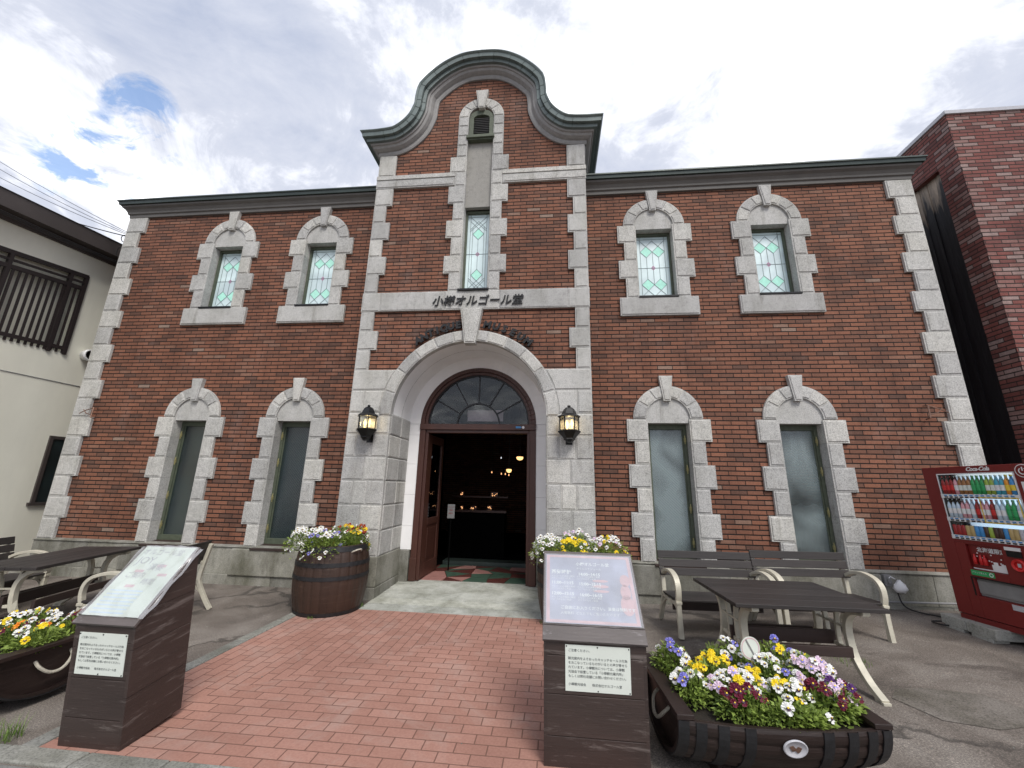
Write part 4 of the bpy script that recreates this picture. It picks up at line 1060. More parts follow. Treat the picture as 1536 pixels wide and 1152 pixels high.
# ================================================================== SHOP CONTENTS seen through the door
for k, (x, y, z, s, lb) in enumerate(((.575, 3.0, 2.26, 1.0, 'larger glowing opal pendant lamp inside the doorway'), (.32, 3.0, 1.965, .78, 'smaller glowing opal pendant lamp deeper inside the doorway'))):
    r = empty('pendant_lamp', (x, y, z), 0, lb, 'lamp', 'pendant lamps in the shop')
    b = MB(); b.smooth = True; b.lathe([(.015, .05), (.075*s, .045), (.082*s, .02), (.06*s, -.02), (.02*s, -.035), (0, -.036)], 16); b.build('shade', 'globe', r)
    b = MB(); b.tube([(0, 0, .05), (0, 0, 3.7-z)], .006, 6); b.build('rod', 'black', r)
for k, (x, y, z, lb) in enumerate(((-.09, 3, 1.915, 'leftmost spotlight glowing inside the dark shop'), (.14, 3, 1.885, 'second spotlight from the left inside the shop'), (.235, 3, 1.88, 'third spotlight from the left inside the shop'), (.32, 3, 1.86, 'rightmost low spotlight inside the shop'), (.10, 3.2, 2.27, 'small white spotlight high inside the shop'))):
    r = empty('spotlight', (x, y, z), 0, lb, 'spotlight', 'spotlights in the shop')
    b = MB(); b.lathe([(.008, .04), (.012, .0)], 8); b.build('bulb', 'tube' if k == 4 else 'spot', r)
    b = MB(); b.tube([(0, .02, .04), (0, .02, 3.72-z)], .005, 5); b.tube([(0, .0, .075), (0, 0, .04)], .014, 8); b.build('spot_body', 'black', r)
for k, (x, z, w, h, lb) in enumerate(((-.80, 1.44, .05, .07, 'small lit display item at upper left in the shop'), (-.02, 1.44, .13, .07, 'small lit display item at upper right in the shop'), (-.78, 1.14, .04, .04, 'tiny lit ornament at lower left in the shop'), (-.50, 1.14, .11, .045, 'lit ornament in the middle of the shop counter'), (-.12, 1.14, .07, .06, 'lit ornament at the right of the shop counter'))):
    rr2 = random.Random(k+20)
    r = empty('music_box', (x, 3.0, z-.05), 0, lb, 'ornament', 'lit ornaments inside the shop')
    b = MB()
    for q in range(7):
        X_ = rr2.uniform(-w/2, w/2); Z_ = rr2.uniform(.0, h); b.lathe([(.0, -.008), (.009, -.004), (.009, .004), (0, .008)], 6, (X_, rr2.uniform(-.03, .03), Z_))
    b.build('glow_bead', 'spot', r)  # self-glowing beads stand in for goods lit by the shop lamps
    b = MB(); b.box(-w/2-.02, w/2+.02, -.05, .05, -.02, -.012); b.box(-w/2-.02, w/2+.02, .05, .056, -.012, h+.02); b.build('case', 'doorbrown', r)
ct = empty('shop_counter', (-.35, 3.1, .04), 0, 'long dark counter carrying lit ornaments inside the shop', 'counter')
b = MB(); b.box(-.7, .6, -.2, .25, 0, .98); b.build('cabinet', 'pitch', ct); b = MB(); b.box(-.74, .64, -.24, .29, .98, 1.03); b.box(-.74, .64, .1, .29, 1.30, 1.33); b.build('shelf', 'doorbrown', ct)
r = empty('notice_poster', (-.62, 1.35, 1.0), 0, 'small printed notice standing inside the left door leaf', 'poster')
b = MB(); b.box(-.07, .07, 0, .01, 0, .26); b.build('sheet', 'grey', r); join_text([('オルゴール', .024, Matrix.Translation((-.06, -.002, .20)) @ FRONT, {}), ('ご案内', .03, Matrix.Translation((-.05, -.002, .14)) @ FRONT, {}), ('営業中', .03, Matrix.Translation((-.05, -.002, .08)) @ FRONT, {})], 'cola' if 'cola' in M else 'b_cola', 'print', r)
b = MB(); b.box(-.01, .01, .012, .03, -.96, 0); b.box(-.1, .1, -.06, .1, -.96, -.94); b.build('stand', 'pitch', r)

# ================================================================== SIGN BOXES
NOTE = ['ご注意ください。', None, '観光案内をよそおったキャッチセールス行為', 'をおこなっているものがいるとの声が寄せら', 'れています。小樽観光については、小樽観', '光協会で設置している『小樽観光案内所』', 'もしくは弊社店舗にお問い合わせください。', None, '小樽観光協会　　株式会社オルゴール堂']
def sign_box(x, y, W_, D_, zf, zb_, lean, label, kind, pap):
    r = empty('sign_box', (x, y, 0), 0, label, 'sign box', 'wooden information boxes on the path')
    r.rotation_euler = (lean, 0, 0)
    n = 5; zs = [0, zf*.20, zf*.55, zf*.80, zf]
    f = MB(); zz_ = 0
    hs4 = [0, .17, .40, .62, zf]
    for k in range(4): f.rt(); f.box(.02, W_-.02, 0, .022, hs4[k]+.0015, hs4[k+1]-.0015)
    f.build('front_board', 'signwood', r, bevel=.003)
    for s, x0 in ((0, 0), (1, W_-.022)):
        m = MB(); lv = [0, .30, .58, .80, zb_]
        def dep(z): return 0 if z <= zf else (z-zf)/(zb_-zf)*D_
        for k in range(4):
            z0, z1 = lv[k]+.001, lv[k+1]-.001; m.rt()
            pts = [(dep(z0), z0), (D_, z0), (D_, z1)]
            if z1 < zb_-.01: pts += [(dep(z1), z1)]
            if z0 < zf < z1: pts = pts+[(0, zf)]
            m.prism([(a+.0, b) for a, b in pts], x0, x0+.022, 'x')
        m.build('side_board', 'signwood', r, bevel=.002)
    m = MB(); m.box(.02, W_-.02, D_-.02, D_, 0, zb_-.02); m.build('back_board', 'signwood', r)
    # sloping lid
    sl = Vector((0, D_, zb_-zf)); Ls = sl.length; sl.normalize(); up_ = Vector((0, -sl.z, sl.y))
    X = Matrix(((1, sl.x, up_.x, 0), (0, sl.y, up_.y, 0), (0, sl.z, up_.z, zf), (0, 0, 0, 1)))
    m = MB(); m.X = X; m.rt(); m.box(-.008, W_+.008, -.012, .13*Ls, .001, .022); m.rt(); m.box(-.008, W_+.008, .13*Ls+.002, Ls+.012, .001, .022); m.build('lid', 'signlid', r, bevel=.003)
    # poster
    m = MB(); m.X = X
    a0, a1 = (.15*Ls, Ls*.965) if kind == 'R' else (.04, Ls*1.0)
    m.box(.012, W_-.012, a0, a1, .0235, .026); po = m.build('poster', 'lavender' if kind == 'R' else 'paper', r)
    TX = lambda u, v: X @ Matrix.Translation((u, v, .0275))
    if kind == 'R':
        hgt = a1-a0
        m = MB(); m.X = X; b = .022
        for (u0, u1, v0, v1) in ((.016, W_-.016, a0+.004, a0+b), (.016, W_-.016, a1-b, a1-.004), (.016, .016+b, a0+b, a1-b), (W_-.016-b, W_-.016, a0+b, a1-b)): m.box(u0, u1, v0, v1, .0262, .0268)
        m.build('border', 'pinkink', po)
        tx = [('小樽オルゴール堂', .030, TX(W_*.36, a1-.085), dict(bold=.0006)), ('タイムスケジュール', .020, TX(W_*.36, a1-.118), {}),
              ('蒸気時計', .036, TX(.05, a1-.155), dict(bold=.001)), ('14:00~14:15', .031, TX(W_*.38, a1-.165), dict(bold=.001)), ('11:00~11:15', .031, TX(.05, a1-.235), dict(bold=.001)), ('15:00~15:15', .031, TX(W_*.38, a1-.24), dict(bold=.001)),
              ('12:00~12:15', .031, TX(.05, a1-.315), dict(bold=.001)), ('16:00~16:15', .031, TX(W_*.38, a1-.32), dict(bold=.001))]
        for q in range(3):
            for uu in (.05, W_*.36): tx.append(('オルゴールの演奏と解説', .015, TX(uu, a1-.180-.078*q), {})); tx.append(('パイプオルガン実演', .015, TX(uu, a1-.197-.078*q), {}))
        tx += [('ご自由にお入りください。演奏は無料です', .026, TX(.11, a0+.095), dict(bold=.0005)), ('入場無料  どなたでもご覧いただけます', .022, TX(.11, a0+.06), {})]
        join_text(tx, 'whiteink', 'print', po)
        m = MB(); m.X = X
        for q, (uu, vv, ru, rv) in enumerate(((.62, .60, .055, .010), (.62, .52, .055, .012), (.62, .45, .055, .009), (.89, .62, .035, .045), (.88, .45, .035, .055), (.88, .27, .045, .07))):
            m.prism([(W_*uu+ru*cos(2*pi*j/20), a0+hgt*vv+rv*sin(2*pi*j/20)) for j in range(20)], .0262, .0268, 'z')
        m.build('emblem', 'pinkink', po)
    else:
        tx = []
        for q, (ch, u, v, s_) in enumerate((('オルゴール堂', .03, .88, .055), ('JOY', .05, .74, .08), ('演奏', .18, .66, .06), ('ご案内', .06, .55, .05), ('時間', .22, .47, .05))): tx.append((ch, s_, TX(u, Ls*v), {}))
        join_text(tx, 'b_steel', 'print', po)
        m = MB(); m.X = X
        for q in range(7): m.box(.05, .30, Ls*(.10+.045*q), Ls*(.10+.045*q)+.009, .0262, .0268)
        m.build('timetable', 'skyblue', po)
        m = MB(); m.X = X
        for q, (u, v) in enumerate(((.10, .62), (.24, .70), (.13, .42), (.30, .58))): m.box(u, u+.07, Ls*v, Ls*v+.02, .0262, .0268)
        m.build('red_print', 'pinkink', po)
    # film wrap
    m = MB(); m.X = X; m.smooth = True; nu, nv = 26, 20; rq = random.Random(5 if kind == 'R' else 9); amp = .003 if kind == 'R' else .010
    ex = .0 if kind == 'R' else .03
    idx = {}
    for i in range(nu+1):
        for j in range(nv+1):
            u = -ex+(W_+2*ex)*i/nu; v = (a0-.005)+(a1-a0+.01)*j/nv
            h = .030+amp*(.5+.5*sin(u*55+sin(v*9)*2.5))*(.4+.6*rq.random())+(.006*sin(v*30+u*14) if kind != 'R' else 0)
            if kind != 'R' and (u < 0 or u > W_): h -= .02
            idx[i, j] = m.vert((u, v, max(.028, h) if 0 <= u <= W_ else h))
    for i in range(nu):
        for j in range(nv): m.face((idx[i, j], idx[i+1, j], idx[i+1, j+1], idx[i, j+1]))
    m.build('plastic_wrap', 'filmclear' if kind == 'R' else 'plastic', r, recalc=False)
    # pasted notice
    px, pz, pw, ph = pap
    m = MB(); m.box(px, px+pw, -.004, -.0005, pz, pz+ph); pn = m.build('notice', 'paper', r)
    tx = []; lh = ph*.083; z = pz+ph*.86; fs = pw*.0455
    for ln in NOTE:
        if ln: tx.append((ln, fs, Matrix.Translation((px+pw*.045, -.0052, z)) @ FRONT, dict(bold=.0001)))
        z -= lh*(1.15 if ln else .95)
    join_text(tx, 'ink', 'print', pn)
    m = MB()
    for (u, v) in ((.02, .97), (.5, .97), (.98, .97), (.98, .03), (.5, .03)): m.lathe([(0, -.008), (.004, -.007), (.004, -.004)], 8, (px+pw*u, 0, pz+ph*v), axis='y')
    m.build('pin', 'black', pn)
sign_box(1.285, -3.70, .635, .47, .708, 1.112, radians(4.5), 'sloping timetable box with lavender poster right of the brick path', 'R', (.135, .425, .40, .262))
sign_box(-1.765, -3.925, .435, .42, .725, 1.085, radians(6), 'sloping brown box with crumpled plastic over a white poster left of the brick path', 'L', (.045, .425, .345, .248))

# ================================================================== UPRIGHT BARRELS
def barrel(x, y, H, rt, rm, rb, label):
    r = empty('barrel_planter', (x, y, 0), random.uniform(0, 1), label, 'barrel', 'upright barrel planters by the door')
    N = 26; m = MB(); seg = N*4; prof = []
    for k in range(13):
        t = k/12; R = rb+(rt-rb)*t+(rm-(rt+rb)/2)*4*t*(1-t); prof.append((R, H*t))
    offs = [.988, 1.0, 1.003, 1.0]
    rings = []
    for (R, h) in prof: rings.append([m.vert((R*offs[j % 4]*cos(2*pi*j/seg), R*offs[j % 4]*sin(2*pi*j/seg), h)) for j in range(seg)])
    rq = random.Random(int(x*10)); tt = [rq.random() for _ in range(N)]
    for k in range(len(rings)-1):
        for j in range(seg): m.tint = tt[j//4]; m.face((rings[k][j], rings[k][(j+1) % seg], rings[k+1][(j+1) % seg], rings[k+1][j]))
    ri = [m.vert(((rt-.03)*cos(2*pi*j/seg), (rt-.03)*sin(2*pi*j/seg), H)) for j in range(seg)]; rj = [m.vert(((rt-.03)*cos(2*pi*j/seg), (rt-.03)*sin(2*pi*j/seg), H-.08)) for j in range(seg)]
    for j in range(seg): m.face((rings[-1][j], rings[-1][(j+1) % seg], ri[(j+1) % seg], ri[j])); m.face((ri[j], ri[(j+1) % seg], rj[(j+1) % seg], rj[j]))
    m.build('staves', 'barrelwood', r, recalc=False)
    for (t, w) in ((.035, .04), (.545, .045), (.735, .05), (.955, .06)):
        def RR_(t): return rb+(rt-rb)*t+(rm-(rt+rb)/2)*4*t*(1-t)
        h = H*t; m = MB(); m.smooth = False
        ra, rc = RR_(t-w/2/H)+.002, RR_(t+w/2/H)+.002
        m.lathe([(ra-.004, h-w/2), (ra+.005, h-w/2), (rc+.005, h+w/2), (rc-.004, h+w/2)], 48)
        for q in (0, .05): 
            a = 4.1+q; m.lathe([(0, -.004), (.007, 0), (0, .004)], 8, ((ra+.006)*cos(a), (ra+.006)*sin(a), h))
        m.build('hoop', 'hoop', r)
    m = MB(); m.lathe([(0, H-.05), (rt-.03, H-.06)], 24); m.build('soil', 'soil', r)
    m = MB(); m.tube(smoothed([(rt*.7, -rt*.62, H-.10), (rt*.9, -rt*.66, H-.06), (rt*1.02, -rt*.5, H-.05), (rt*.95, -rt*.3, H-.09)], 4), .010, 6); m.build('rope_handle', 'rope', r)
barrel(-1.655, -.985, .83, .425, .475, .415, 'upright brown barrel planter in front of the left entrance pier')
barrel(1.62, -.985, .83, .435, .475, .40, 'upright brown barrel planter behind the timetable box')

# ================================================================== HALF-BARREL TROUGHS (on their sides)
def trough(x0, x1, y, label, s):
    Lh = x1-x0; cx = (x0+x1)/2; r = empty('barrel_trough', (cx, y, 0), radians(3)*s, label, 'planter', 'half barrel troughs lying on their sides')
    RM, RE, Zr = .485, .425, .375; hl = Lh/2; VS = (Zr-.012)/RM
    def Rf(t): return RE+(RM-RE)*(1-(abs(t)**2.2))
    N = 13; m = MB(); sg = N*4; n = 20; rings = []; offs = [.986, 1, 1.003, 1]
    for k in range(n+1):
        t = -1+2*k/n; R = Rf(t); rings.append([m.vert((hl*t, R*offs[j % 4]*cos(pi+pi*j/sg), Zr+VS*R*offs[j % 4]*sin(pi+pi*j/sg))) for j in range(sg+1)])
    rq = random.Random(int(x0*7)); tt = [rq.random() for _ in range(N+1)]
    for k in range(n):
        for j in range(sg): m.tint = tt[j//4]; m.face((rings[k][j], rings[k][j+1], rings[k+1][j+1], rings[k+1][j]))
    # inner skin & rim
    inn = []
    for k in range(n+1):
        t = -1+2*k/n; R = Rf(t)-.032; inn.append([m.vert((hl*t, R*cos(pi+pi*j/sg), Zr+VS*R*sin(pi+pi*j/sg))) for j in range(sg+1)])
    for k in range(n):
        for j in range(sg): m.face((inn[k][j], inn[k+1][j], inn[k+1][j+1], inn[k][j+1]))
        m.face((rings[k][0], inn[k][0], inn[k+1][0], rings[k+1][0])); m.face((rings[k][sg], rings[k+1][sg], inn[k+1][sg], inn[k][sg]))
    for q in (0, n):
        for j in range(sg): m.face((rings[q][j], rings[q][j+1], inn[q][j+1], inn[q][j]))
    m.build('staves', 'troughwood', r, recalc=False)
    for t in (-.96, -.80, -.60, -.36, .36, .60, .80, .96):
        m = MB(); w = .028; a = []
        for (xx_, o) in ((-w, -.004), (-w, .007), (w, .007), (w, -.004)):
            R = Rf(t+xx_/hl)+o; a.append([m.vert((hl*t+xx_, R*cos(pi+pi*j/32), Zr+VS*R*sin(pi+pi*j/32))) for j in range(33)])
        for q in range(3):
            for j in range(32): m.face((a[q][j], a[q][j+1], a[q+1][j+1], a[q+1][j]))
        m.build('hoop', 'hoop', r, recalc=False)
    for e_ in (-1, 1):
        m = MB(); R = RE-.03; xe = e_*(hl-.055)
        m.prism([(R*cos(pi+pi*j/24), Zr-.01+VS*R*sin(pi+pi*j/24)) for j in range(25)], xe-.012, xe+.012, 'x'); m.build('end_board', 'troughwood', r)
        m = MB(); m.rt(); m.box(e_*(hl-.085), e_*(hl+.012), -RE-.01, RE+.01, Zr+.002, Zr+.030); m.build('end_rail', 'troughwood', r, bevel=.004)
        m = MB(); xo = xe+e_*.02; m.tube(smoothed([(xo-e_*.01, -.11, Zr-.08), (xo+e_*.03, -.10, Zr-.12), (xo+e_*.05, -.04, Zr-.17), (xo+e_*.05, .04, Zr-.17), (xo+e_*.03, .10, Zr-.11), (xo-e_*.01, .11, Zr-.07)], 4), .011, 7); m.build('rope_handle', 'rope', r)
    m = MB(); m.poly([(-hl+.06, -Rf(.9)+.03, Zr-.03), (hl-.06, -Rf(.9)+.03, Zr-.03), (hl-.06, Rf(.9)-.03, Zr-.03), (-hl+.06, Rf(.9)-.03, Zr-.03)]); m.build('soil', 'soil', r, recalc=False)
    for q in (-.5, .5):
        m = MB(); m.prism([(-.33, -.0), (.33, 0), (.33, .05), (.22, .14), (.12, .075), (0, .05), (-.12, .075), (-.22, .14), (-.33, .05)], hl*q-.04, hl*q+.04, 'x'); m.build('cradle', 'troughwood', r)
    if s > 0:
        m = MB(); m.smooth = True; aa = radians(193); R = RM+.006
        c = Vector((.02, R*cos(aa), Zr+VS*R*sin(aa))); nrm = Vector((0, cos(aa), sin(aa))); tv = Vector((0, -sin(aa), cos(aa)))
        X = Matrix(((1, tv.x, nrm.x, c.x), (0, tv.y, nrm.y, c.y), (0, tv.z, nrm.z, c.z), (0, 0, 0, 1)))
        m.X = X @ Matrix.Scale(.062, 4, (1, 0, 0)) @ Matrix.Scale(.045, 4, (0, 1, 0)); m.lathe([(0, .004), (.9, .005), (.97, .010), (1.05, .006), (1.05, 0)], 28)
        pl = m.build('plaque', 'b_steel', r)
        m = MB(); m.X = X; m.prism([(-.035, -.012), (-.02, .012), (-.005, .006), (.01, .020), (.022, .010), (.03, -.008), (.012, -.014), (0, -.004), (-.015, -.018)], .006, .009, 'z'); m.build('relief', 'copper', pl)
trough(2.035, 3.19, -3.41, 'half barrel trough of many coloured pansies at the front right', 1)
trough(-3.70, -2.47, -3.44, 'half barrel trough cut off by the left edge of the picture', -1)

# ================================================================== BENCHES AND TABLES
def make_bench(loc, rz, label, W_=1.15):
    r = empty('garden_bench', loc, rz, label, 'bench', 'slatted benches with cream metal ends')
    hw = W_/2
    for s in (-1, 1):
        m = MB(); x0, x1 = s*(hw-.055), s*(hw-.005)
        a_, b_ = min(x0, x1), max(x0, x1)
        # front leg, arm loop
        m.strip(smoothed([(.02, 0), (.03, .18), (.035, .36)], 4), [.028, .026, .025, .024, .023, .022, .022, .022, .024], a_, b_)
        m.box(a_-.008, b_+.008, .005, .065, .345, .375)
        m.strip(smoothed([(.035, .37), (.015, .46), (.03, .56), (.10, .625), (.25, .655), (.42, .63), (.56, .56)], 5), .017, a_-.006, b_+.006)
        # back post and rear leg
        m.strip(smoothed([(.74, 0), (.66, .12), (.56, .30), (.545, .40), (.575, .60), (.615, .80)], 5), .022, a_, b_)
        # seat bearer and the arch below
        m.strip([(.03, .345), (.30, .325), (.55, .335)], .02, a_, b_)
        m.strip(smoothed([(.03, .20), (.10, .30), (.20, .325)], 4), .013, a_+.01, b_-.01); m.strip(smoothed([(.62, .18), (.52, .27), (.42, .315)], 4), .013, a_+.01, b_-.01)
        m.build('end_frame', 'castiron', r, bevel=.004)
    for k in range(4):
        m = MB(); m.rt(); y = .02+k*.122; m.box(-hw+.0, hw-.0, y, y+.108, .372-.012*k*.4, .396-.012*k*.4); m.build('seat_slat', 'bench' if hw < .5 else 'table', r, bevel=.005)
    for k in range(3):
        z = .555+k*.098; y = .50+.024*(k+.3); m = MB(); m.rt(); X = Matrix.Translation((0, y, z)) @ Matrix.Rotation(radians(-11), 4, 'X'); m.X = X; m.box(-hw-.012, hw+.012, 0, .024, 0, .090); m.build('back_slat', 'bench' if k == 9 else 'table', r, bevel=.004)
    m = MB(); m.rt(); m.box(-hw+.05, hw-.05, .30, .325, .215, .315); m.build('stretcher', 'bench', r, bevel=.004)
    return r
proto_b = make_bench((3.31, -1.475, gz(3.31)), radians(3), 'left one of the two benches pushed together in front of the pale windows')
def more_bench(loc, rz, label):
    c = copy_tree(proto_b); c.location = loc; c.rotation_euler = (0, 0, rz); c['label'] = label; return c
more_bench((4.475, -1.41, gz(4.475)), radians(4), 'right one of the two benches pushed together in front of the pale windows')
more_bench((-3.70, -1.98, 0), radians(-90+14), 'bench with one cream armrest showing behind the box with crumpled plastic')
more_bench((-5.22, -2.02, 0), radians(90+12), 'bench on the far side of the left table near the cream building')
def make_table(loc, rz, label, L_=1.25, D_=.98, H=.70):
    r = empty('garden_table', loc, rz, label, 'table', 'dark slatted tables on cream metal trestles')
    n = 5; w = D_/n
    for k in range(n):
        m = MB(); m.rt(); m.box(-L_/2, L_/2, -D_/2+k*w+.002, -D_/2+(k+1)*w-.002, H-.032, H); m.build('top_board', 'table', r, bevel=.004)
    for s in (-1, 1):
        m = MB(); xc = s*(L_/2-.17); a_, b_ = xc-.03, xc+.03; d = D_/2
        for t in (-1, 1):
            m.strip(smoothed([(t*(d-.05), H-.052), (t*(d-.18), H-.075), (t*(d-.27), H-.16), (t*(d-.29), .40), (t*(d-.25), .24), (t*(d-.13), .10), (t*(d+.0), .02)], 5), .022, a_, b_)
            m.strip(smoothed([(t*(d-.25), H-.055), (t*.10, H-.10), (t*.07, .35), (t*.10, .26)], 4), .012, a_+.01, b_-.01)
            m.box(a_, b_, t*(d-.02)-.045, t*(d-.02)+.045, .0, .03)
        m.box(a_, b_, -d+.03, d-.03, H-.064, H-.034); m.box(a_+.01, b_-.01, -d+.27, d-.27, .27, .30); m.box(a_+.01, b_-.01, -d+.27, d-.27, .45, .465)
        m.build('trestle', 'castiron', r, bevel=.004)
    m = MB(); m.rt(); m.box(-L_/2+.14, L_/2-.14, -.02, .02, .27, .38); m.build('stretcher', 'bench', r, bevel=.004)
    for t in (-1, 1):
        m = MB(); m.box(-L_/2+.2, L_/2-.2, t*.26-.018, t*.26+.018, .25, .33); m.build('foot_rail', 'bench', r, bevel=.004)
    return r
make_table((3.47, -2.25, gz(3.5)), radians(1.5), 'dark slatted table in front of the pair of benches', 1.22, .98, .685)
make_table((-4.63, -1.93, 0), radians(90+13), 'dark slatted table on the left between two benches', 1.46, .74, .70)

# ================================================================== VENDING MACHINE
BLK = [(-1.02, -.72), (-1.345, -1.03)]
for k, (ya, yb) in enumerate(BLK):
    m = MB(); z0 = gz(6.2); m.box(6.06, 6.9, ya, yb, z0+.03, z0+.135); m.box(6.06, 6.22, ya+.04, yb-.04, z0-.01, z0+.03); m.box(6.7, 6.9, ya+.04, yb-.04, z0-.01, z0+.03)
    tag(m.build('concrete_block', 'concreteblock', bevel=.006), ('concrete block under the far front corner of the red drinks machine', 'nearer concrete block under the red drinks machine')[k], 'block', 'blocks under the drinks machine')
m = MB(); z0 = gz(6.2); m.box(6.2, 6.9, -2.1, -1.8, z0, z0+.135); tag(m.build('concrete_block', 'concreteblock', bevel=.006), 'concrete block under the right end of the red drinks machine', 'block', 'blocks under the drinks machine')
vm = empty('vending_machine', (0, 0, 0), 0, 'red drinks vending machine with lit shelves of bottles standing on concrete blocks', 'vending machine')
wv = Vector((.112, -.993, .040)).normalized(); uv = Vector((.003, -.022, 1)); nv_ = wv.cross(Vector((0, 0, 1))).normalized()    # outward normal
if nv_.x > 0: nv_ = -nv_
vm.matrix_world = Matrix(((wv.x, -nv_.x, uv.x, 6.145), (wv.y, -nv_.y, uv.y, -.877), (wv.z, -nv_.z, uv.z, .238), (0, 0, 0, 1)))
# local axes: x along the front (towards the viewer), y into the machine, z up;  front face is y = 0
VW, VH = 1.16, 1.735
m = MB(); dx0, dx1, dz0, dz1 = .165, .945, .905, 1.655
def slab(x0, x1, z0, z1, y0=0, y1=.05): m.box(x0, x1, y0, y1, z0, z1)
slab(0, dx0, .07, VH); slab(dx1, VW, .07, VH); slab(dx0, dx1, dz1, VH); slab(dx0, dx1, .62+.25, dz0); 
slab(dx0, .27, .07, .87); slab(.62, dx1, .50, .87); slab(.27, .62, .50, .585); slab(.27, .62, .855, .87); slab(.27, .73, .07, .30); slab(.73, dx1, .07, .50)
m.box(0, VW, .05, .72, .07, VH); m.box(.0, VW, .012, .70, 0, .062)
vb = m.build('body', 'redpaint', vm, bevel=.005)
m = MB(); m.box(dx0, dx1, .045, .048, dz0, dz1); dc = m.build('display_case', 'caselit', vm)
m = MB(); m.box(dx0, dx0+.012, -.006, .045, dz0, dz1); m.box(dx1-.012, dx1, -.006, .045, dz0, dz1); m.box(dx0, dx1, -.006, .045, dz1-.012, dz1); m.build('case_frame', 'white', dc)
shelf = [(1.415, 1.64), (1.15, 1.375), (.95, 1.105)]
rows = [[('cola', 3), ('rose', 1), ('amber', 3), ('green', 3), ('tea', 2), ('cyan', 2), ('orangejuice', 1), ('blue', 1)],
        [('pale', 3), ('rose', 2), ('pale', 1), ('cola', 1), ('rose', 2), ('cola', 1), ('pale', 2), ('green', 2), ('pale', 1)],
        [('cola', 3), ('gold', 2), ('blue', 2), ('choco', 1), ('tea', 1), ('choco', 2), ('blue', 1), ('gold', 2), ('steel', 2)]]
for k, (zs_, zt_) in enumerate(shelf):
    m = MB(); m.box(dx0, dx1, -.012, .0, zs_-.045, zs_-.004); m.box(dx0, dx1, -.012, .045, zs_-.006, zs_); m.build('shelf', 'white', dc)
    m = MB(); q = 13
    for j in range(q):
        x = dx0+.03+(dx1-dx0-.06)*(j+.5)/q; m.box(x-.017, x+.017, -.016, -.012, zs_-.040, zs_-.026)
    m.build('button_row', 'black', dc)
    m = MB()
    for j in range(q):
        x = dx0+.03+(dx1-dx0-.06)*(j+.5)/q; m.box(x-.020, x+.012, -.015, -.012, zs_-.020, zs_-.008)
    m.build('price_row', 'b_blue', dc)
    lst = [c for c, n in rows[k] for _ in range(n)]; n = len(lst); bh = zt_-zs_
    for j, c in enumerate(lst):
        x = dx0+.03+(dx1-dx0-.05)*(j+.5)/n; R = .0255; m = MB(); m.smooth = True
        if k < 2:
            m.mat = 0; m.lathe([(0, 0), (R, .004), (R, bh*.52), (R*.92, bh*.62), (R*.5, bh*.78), (R*.42, bh*.86), (R*.42, bh*.87)], 12, (x, .010, zs_))
            m.mat = 1; m.lathe([(R*.5, bh*.86), (R*.5, bh*.94), (0, bh*.95)], 10, (x, .010, zs_)); m.lathe([(R*1.02, bh*.20), (R*1.02, bh*.46)], 12, (x, .010, zs_))
            m.build('bottle', ['b_'+c, {'cola': 'red', 'amber': 'paper', 'green': 'greenlab', 'tea': 'paper', 'pale': 'white', 'rose': 'white', 'blue': 'yellow', 'cyan': 'white', 'orangejuice': 'yellow'}.get(c, 'white')], dc, recalc=False)
        else:
            m.lathe([(0, 0), (R, .004), (R*1.05, .01), (R*1.05, bh*.66), (R*.85, bh*.74), (0, bh*.74)], 12, (x, .010, zs_)); m.build('can', ['b_'+c], dc, recalc=False)
m = MB()
for (a, b, c, d) in ((.565, .93, 1.11, 1.118), (.565, .93, 1.378, 1.386), (.565, .573, 1.11, 1.386), (.922, .93, 1.11, 1.386)): m.box(a, b, -.019, -.016, c, d)
m.build('yellow_border', 'yellow', dc)
m = MB(); m.box(dx0+.02, dx1-.02, .0, .02, dz1-.03, dz1-.014); m.build('case_light', 'tube', dc)
m = MB(); m.box(dx0+.012, dx1-.012, -.004, -.002, dz0, dz1-.012); m.build('case_glass', 'caseglass', dc)
# poster, slot, labels
m = MB(); m.box(.275, .615, .03, .036, .59, .85); po = m.build('advert', 'redpaint', vm)
m = MB(); m.box(.275, .615, .026, .03, .59, .602); m.box(.47, .615, .0255, .03, .602, .66); m.box(.49, .53, .025, .03, .66, .69); m.box(.56, .60, .025, .03, .66, .675)
for j in range(9): 
    rr_ = random.Random(j+50); m.lathe([(0, .025), (.007, .026), (.007, .03)], 8, (.33+rr_.random()*.25, 0, .67+rr_.random()*.10), axis='y')
m.build('advert_pattern', 'white', po)
VF = FRONT
join_text([('北海道限定', .055, Matrix.Translation((.36, .024, .785)) @ VF, dict(extrude=.001, bold=.001))], 'white', 'advert_text', po)
for x in (.325, .385, .425):
    m = MB(); m.smooth = True; m.lathe([(0, 0), (.018, .004), (.018, .06), (.009, .09), (.007, .11), (0, .112)], 10, (x, .015, .64)); m.build('advert_bottle', 'red', po)
m = MB(); m.box(.262, .49, -.004, 0, .522, .578); gl_ = m.build('green_label', 'greenlab', vm)
m = MB(); m.lathe([(.013, -.0055), (.021, -.0055)], 20, (.462, 0, .55), axis='y'); m.build('ring', 'white', gl_)
join_text([('アプリで買える', .021, Matrix.Translation((.272, -.0055, .545)) @ VF, {})], 'white', 'label_text', gl_)
m = MB(); m.box(.25, .725, .038, .046, .305, .495); sl_ = m.build('pickup_flap', 'grey', vm)
m = MB(); m.box(.27, .705, .026, .036, .33, .47); m.build('flap_door', 'grey', sl_, bevel=.006)
m = MB(); m.box(.25, .725, -.004, .04, .490, .504); m.box(.24, .255, -.004, .04, .30, .504); m.build('flap_rim', 'black', sl_)
m = MB(); m.box(.575, .73, -.004, 0, .235, .290); m.build('rating_label', 'b_steel', vm)
